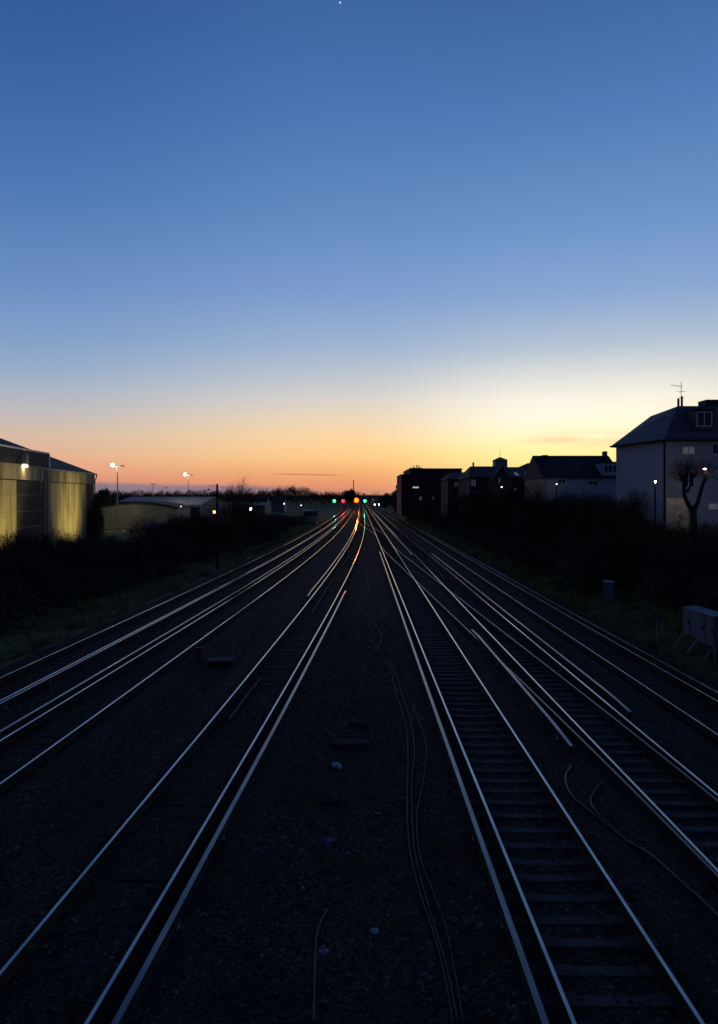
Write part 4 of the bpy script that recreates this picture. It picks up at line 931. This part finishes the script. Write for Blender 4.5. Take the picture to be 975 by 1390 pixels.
def top_v(u):                                          # skyline of the right scrub in the photo
    P = [(545, 681), (580, 680), (620, 678), (680, 674), (740, 668), (790, 664), (838, 666), (870, 675), (900, 690), (940, 702), (975, 706), (1100, 712)]
    for i in range(len(P) - 1):
        if u <= P[i + 1][0]: t = (u - P[i][0]) / (P[i + 1][0] - P[i][0]); return P[i][1] + (P[i + 1][1] - P[i][1]) * max(t, 0)
    return 712
y = 23.0; i = 0
while y < 190:
    for row in range(3 if y < 110 else 2):
        x = CL['R3'](y) + (6.9 if y < 45 else 5.7) + row * 2.6 + rb.uniform(-.5, .5); z = gz(x, y) - .1
        v = top_v(U0 + x / y * F); h = max(1.8, (HC - (v - V0) / F * y - z) * rb.uniform(.82, 1.04) * (0.72 if row == 0 else 1.0))
        put(protos[i % 4], x, y + rb.uniform(-1, 1), z, rb.uniform(.85, 1.15) * (1 + y / 200), h / 4.6, rb.uniform(0, 6.28), LR, GR); i += 1
    y += 2.6 + y * 0.035
GL = 'dark bushes massed below the warehouse'; LL = 'dark bramble bush in the mass between the warehouse and the grass'
def left_top(u):
    P = [(-60, 722), (0, 716), (50, 714), (100, 712), (135, 722), (165, 738), (200, 745)]
    for i in range(len(P) - 1):
        if u <= P[i + 1][0]: t = (u - P[i][0]) / (P[i + 1][0] - P[i][0]); return P[i][1] + (P[i + 1][1] - P[i][1]) * max(t, 0)
    return 745
for k in range(34):
    y = rb.uniform(36, 62); x = -(16.2 + 0.2 * (50 - y) * .3) - rb.uniform(0.5, 12) if k > 12 else CL['L3'](y) - 6.8 - rb.uniform(0, 1.2)
    if k <= 12: y = 33 + k * 2.2; x = CL['L3'](y) - 7.2 - rb.uniform(0, .8)
    z = gz(x, y) - .1; u = U0 + x / y * F
    if u > 210 or u < -80: continue
    h = max(1.4, (HC - (left_top(u) - V0) / F * y - z) * (rb.uniform(.8, 1.02) if k > 12 else rb.uniform(.6, .85)))
    put(protos[k % 4], x, y, z, rb.uniform(.9, 1.2), h / 4.6, rb.uniform(0, 6.28), LL, GL)
GM = 'scrub beyond the black pole'; LM = 'dark bush in the low scrub between the grass verge and the yard sheds'
for k in range(40):
    u = rb.uniform(150, 440); y = rb.uniform(64, 92) if u < 330 else rb.uniform(85, 190)
    x = (u - U0) / F * y
    if x > CL['L3'](y) - 5.5: x = CL['L3'](y) - 5.5 - rb.uniform(0, 2); u = U0 + x / y * F
    z = gz(x, y) - .1; tv = 742 if u < 185 else (728 if u < 225 else (700 if u < 330 else 697))
    if abs(u - 210) < 16 and y < 95: continue
    h = max(1.0, (HC - (tv - V0) / F * y - z) * rb.uniform(.75, 1.05))
    put(protos[k % 4], x, y, z, rb.uniform(.8, 1.2) * (1 + y / 200), h / 4.6, rb.uniform(0, 6.28), LM, GM)
# brown ivy bush at the warehouse corner
o = bush('ivy_bush', 77, 3.0, 8.0, 7000, 0.1, 'leaf_olive'); p = wp(102.2) + wn * 0.9; o.location = (p.x, p.y, -.5)
tag(o, 'brownish overgrown bush climbing the far corner of the warehouse', 'bush')
# trees that stand out
def place(e, x, y, z=-0.4, rz=0, s=1): e.location = (x, y, z); e.rotation_euler = (0, 0, rz); e.scale = (s, s, s)
def px_tree(name, u, vt, Y, seed, label, zb=-.5, **k):
    x = (u - U0) / F * Y; H = HC - (vt - V0) / F * Y - zb
    e = bare_tree(name, seed, H, label=label, **k); place(e, x, Y, zb, seed); return e
px_tree('bare_tree', 328, 650, 72, 3, 'thin bare brownish tree just right of the tall black pole', per=10, tw=.012, L=.8, m_t='twig_brown', trunk=.25, spread=.4)
px_tree('bare_tree', 306, 668, 78, 4, 'bushy bare brown tree right behind the tall black pole', per=12, tw=.012, L=.8, m_t='twig_brown', trunk=.2)
px_tree('bare_tree', 268, 690, 74, 6, 'low bare tree in the scrub left of the tall black pole', per=10, tw=.012, L=.7, trunk=.2)
px_tree('bare_tree', 237, 694, 70, 7, 'low bare tree beside the blue-roofed cabin', per=10, tw=.012, L=.7, trunk=.2)
def evergreen(name, u0, u1, vt, vb, Y, seed, label, zb=-.5, n=9000, size=None, m='leaf', group=None):
    rs_ = np.random.RandomState(seed); x0, x1 = (u0 - U0) / F * Y, (u1 - U0) / F * Y; W = x1 - x0; H = HC - (vt - V0) / F * Y - zb
    e = empty(name, ((x0 + x1) / 2, Y, zb), 0, label, 'tree', group)
    bl = [(rs_.normal() * W * .2, rs_.normal() * W * .2, H * rs_.uniform(.35, .85), W * rs_.uniform(.15, .28), W * .25, H * rs_.uniform(.08, .16), 1) for k in range(12)] + [(0, 0, H * .5, W * .38, W * .38, H * .38, 5)]
    V, Fc = leaf_cloud(rs_, n, bl, size or H * .025); np_mesh('crown', V, Fc, M[m], e)
    MB().tube([(0, 0, 0), (0, 0, H * .6)], [H * .03, H * .012], 8).build('trunk', M['bark'], e, True); return e
evergreen('evergreen_tree', 128, 152, 658, 0, 165, 1, 'dark round evergreen tree right behind the warehouse corner')
evergreen('evergreen_tree', 142, 163, 668, 0, 175, 2, 'lower dark evergreen tree beside the lit floodlight column')
evergreen('evergreen_tree', 468, 484, 661, 0, 430, 3, 'dark rounded tree straight behind the red and amber signals')
b = MB(); b.tube([(0, 0, 0), (0, 0, 14.5)], .25, 8); o = b.build('far_mast', M['dark_steel']); o.location = (-3.2, 420, 0); tag(o, 'thin dark mast above the amber signal on the horizon', 'mast')
for k, (u0, u1, vt, Y, lb) in enumerate([(512, 534, 669, 260, 'low dark tree right behind the distant train'), (526, 548, 661, 235, 'dark tree between the train and the flat-roofed block'), (540, 562, 656, 205, 'tallest dark tree at the left end of the flat-roofed block'), (505, 520, 674, 340, 'lowest dark tree beside the train on the far bank')]):
    evergreen('evergreen_tree', u0, u1, vt, 0, Y, 10 + k, lb, zb=.0)
for k in range(9):
    u = 540 + k * 8; Y = 200 - k * 8; evergreen('evergreen_tree', u - 7, u + 9, 676 + (k % 3), 0, Y, 40 + k, 'dark tree in the belt below the flat-roofed block', 0.5, 2500, group='dark trees below the flat-roofed block')
# pollarded tree by the white house
pt = empty('pollarded_tree', (0, 0, 0), 0, 'pollarded forked tree with brushy shoots in front of the white house', 'tree')
Yt = 43.0; q = lambda u, v: at(u, v, Yt); mb = MB(); tips = []
base = q(943, 740)
mb.tube([base, q(942, 715), q(941, 692)], [.24, .2, .19], 10, cap=False)
mb.tube([q(941, 694), q(934, 684), q(929, 672), q(929, 656), q(927, 650)], [.17, .13, .11, .11, .15], 10)
mb.tube([q(941, 694), q(947, 683), q(951, 668), q(955, 655), q(958, 651)], [.17, .12, .1, .1, .13], 10)
mb.tube([q(933, 668), q(938, 658), q(941, 650)], [.08, .06, .08], 8)
rs_ = np.random.RandomState(5)
for c_ in (q(927, 650), q(941, 650), q(958, 651), q(930, 656)):
    for k in range(34): branches(rs_, mb, c_, (rs_.normal() * .7, rs_.normal() * .7, .9), rs_.uniform(.5, 1.15), .011, 0, tips, .3, .3, 4)
mb.build('trunk', M['bark'], pt, True)
V, Fc = twigs(rs_, tips, 12, .45, .006); np_mesh('crown', V, Fc, M['twig'], pt)
# street lamp arm at the right edge
sl = empty('street_lamp', at(990, 700, 44), 0, 'street lamp with a curved arm reaching in at the right edge', 'street lamp')
z0_ = sl.location
pl = [Vector((0, 0, -2)), Vector((0, 0, 1.2)), at(975, 655, 44) - z0_ + Vector((.3, 0, 0)), at(966, 646, 44) - z0_, at(958, 638.5, 44) - z0_]
MB().tube(pl, [.07, .06, .05, .045, .04], 8).build('pole', M['dark_steel'], sl, True)
c_ = at(956.5, 636.5, 44) - z0_
MB().add([(c_.x - .22, -.1, c_.z), (c_.x + .2, -.1, c_.z + .1), (c_.x + .2, .1, c_.z + .1), (c_.x - .22, .1, c_.z), (c_.x - .2, -.08, c_.z + .09), (c_.x + .2, -.08, c_.z + .2), (c_.x + .2, .08, c_.z + .2), (c_.x - .2, .08, c_.z + .09)], [(0, 3, 2, 1), (4, 5, 6, 7), (0, 1, 5, 4), (1, 2, 6, 5), (2, 3, 7, 6), (3, 0, 4, 7)]).build('lamp_head', M['dark_steel'], sl)
MB().sphere((c_.x - .02, -.06, c_.z), .1, 12, 8, .5).build('lamp', M['e_warm'], sl)
light('lamp_light', (c_.x - .05, -.45, c_.z - .3), 35, (1, .72, .3), .1, sl)

for k_, (u, v, Y, lb) in enumerate([(592, 668, 138, 'thin bare tree in front of the flat-roofed block'), (632, 664, 98, 'bare tree in the gap left of the bay-windowed brick house'), (664, 661, 92, 'bare tree before the bay-windowed brick house, next to the gable front'),
                              (704, 655, 90, 'bare tree in front of the turret house'), (732, 648, 80, 'bare tree between the turret house and the low white cottage'), (782, 657, 64, 'low bare tree in front of the low white cottage'), (852, 662, 52, 'low bare tree at the foot of the white house side wall')]):
    px_tree('bare_tree', u, v, Y, 90 + k_, lb, 2.0, per=10, tw=.012 if Y < 70 else .02, L=.6, trunk=.15)
# far treeline
FT = [bare_tree('far_tree', 60 + k, 11 + k, 5, .06, 1.5, 'twig', 'twig', 'bare dark tree in the far treeline on the horizon', 'tree', .65, 3, .25, .18) for k in range(4)]
GF = 'far bare trees on the horizon'
for k in range(64):
    u = 130 + k * 5.6 + rb.uniform(-2, 2); Y = rb.uniform(330, 520)
    if u > 470: Y = rb.uniform(520, 620)
    vt = 663 + rb.uniform(-2.2, 3) + (2 if u < 270 else 0); vt = 657 + rb.uniform(0, 4) if 376 < u < 420 else vt
    if u > 430: vt = 665 + rb.uniform(-1, 2)
    H = HC - (vt - V0) / F * Y
    put(FT[k % 4], (u - U0) / F * Y, Y, -.3, H / (12.5 if k % 4 < 2 else 14), H / (11 + k % 4), rb.uniform(0, 6.28), 'bare dark tree in the far treeline on the horizon', GF, 'tree')
V = []; Fc = []; bl = []
for k in range(260):
    u = -60 + k * 4.4; Y = rb.uniform(420, 560); H = max(2, HC + 1.2 + rb.uniform(-1.5, 1.3)) + (1.5 if 370 < u < 425 else 0)
    bl.append(((u - U0) / F * Y, Y, H * .45, 3.2, 3, H * .5, 1))
rs_ = np.random.RandomState(9)
V, Fc = leaf_cloud(rs_, 60000, bl, .42); tag(np_mesh('distant_wood', V, Fc, M['twig']), kind='stuff')
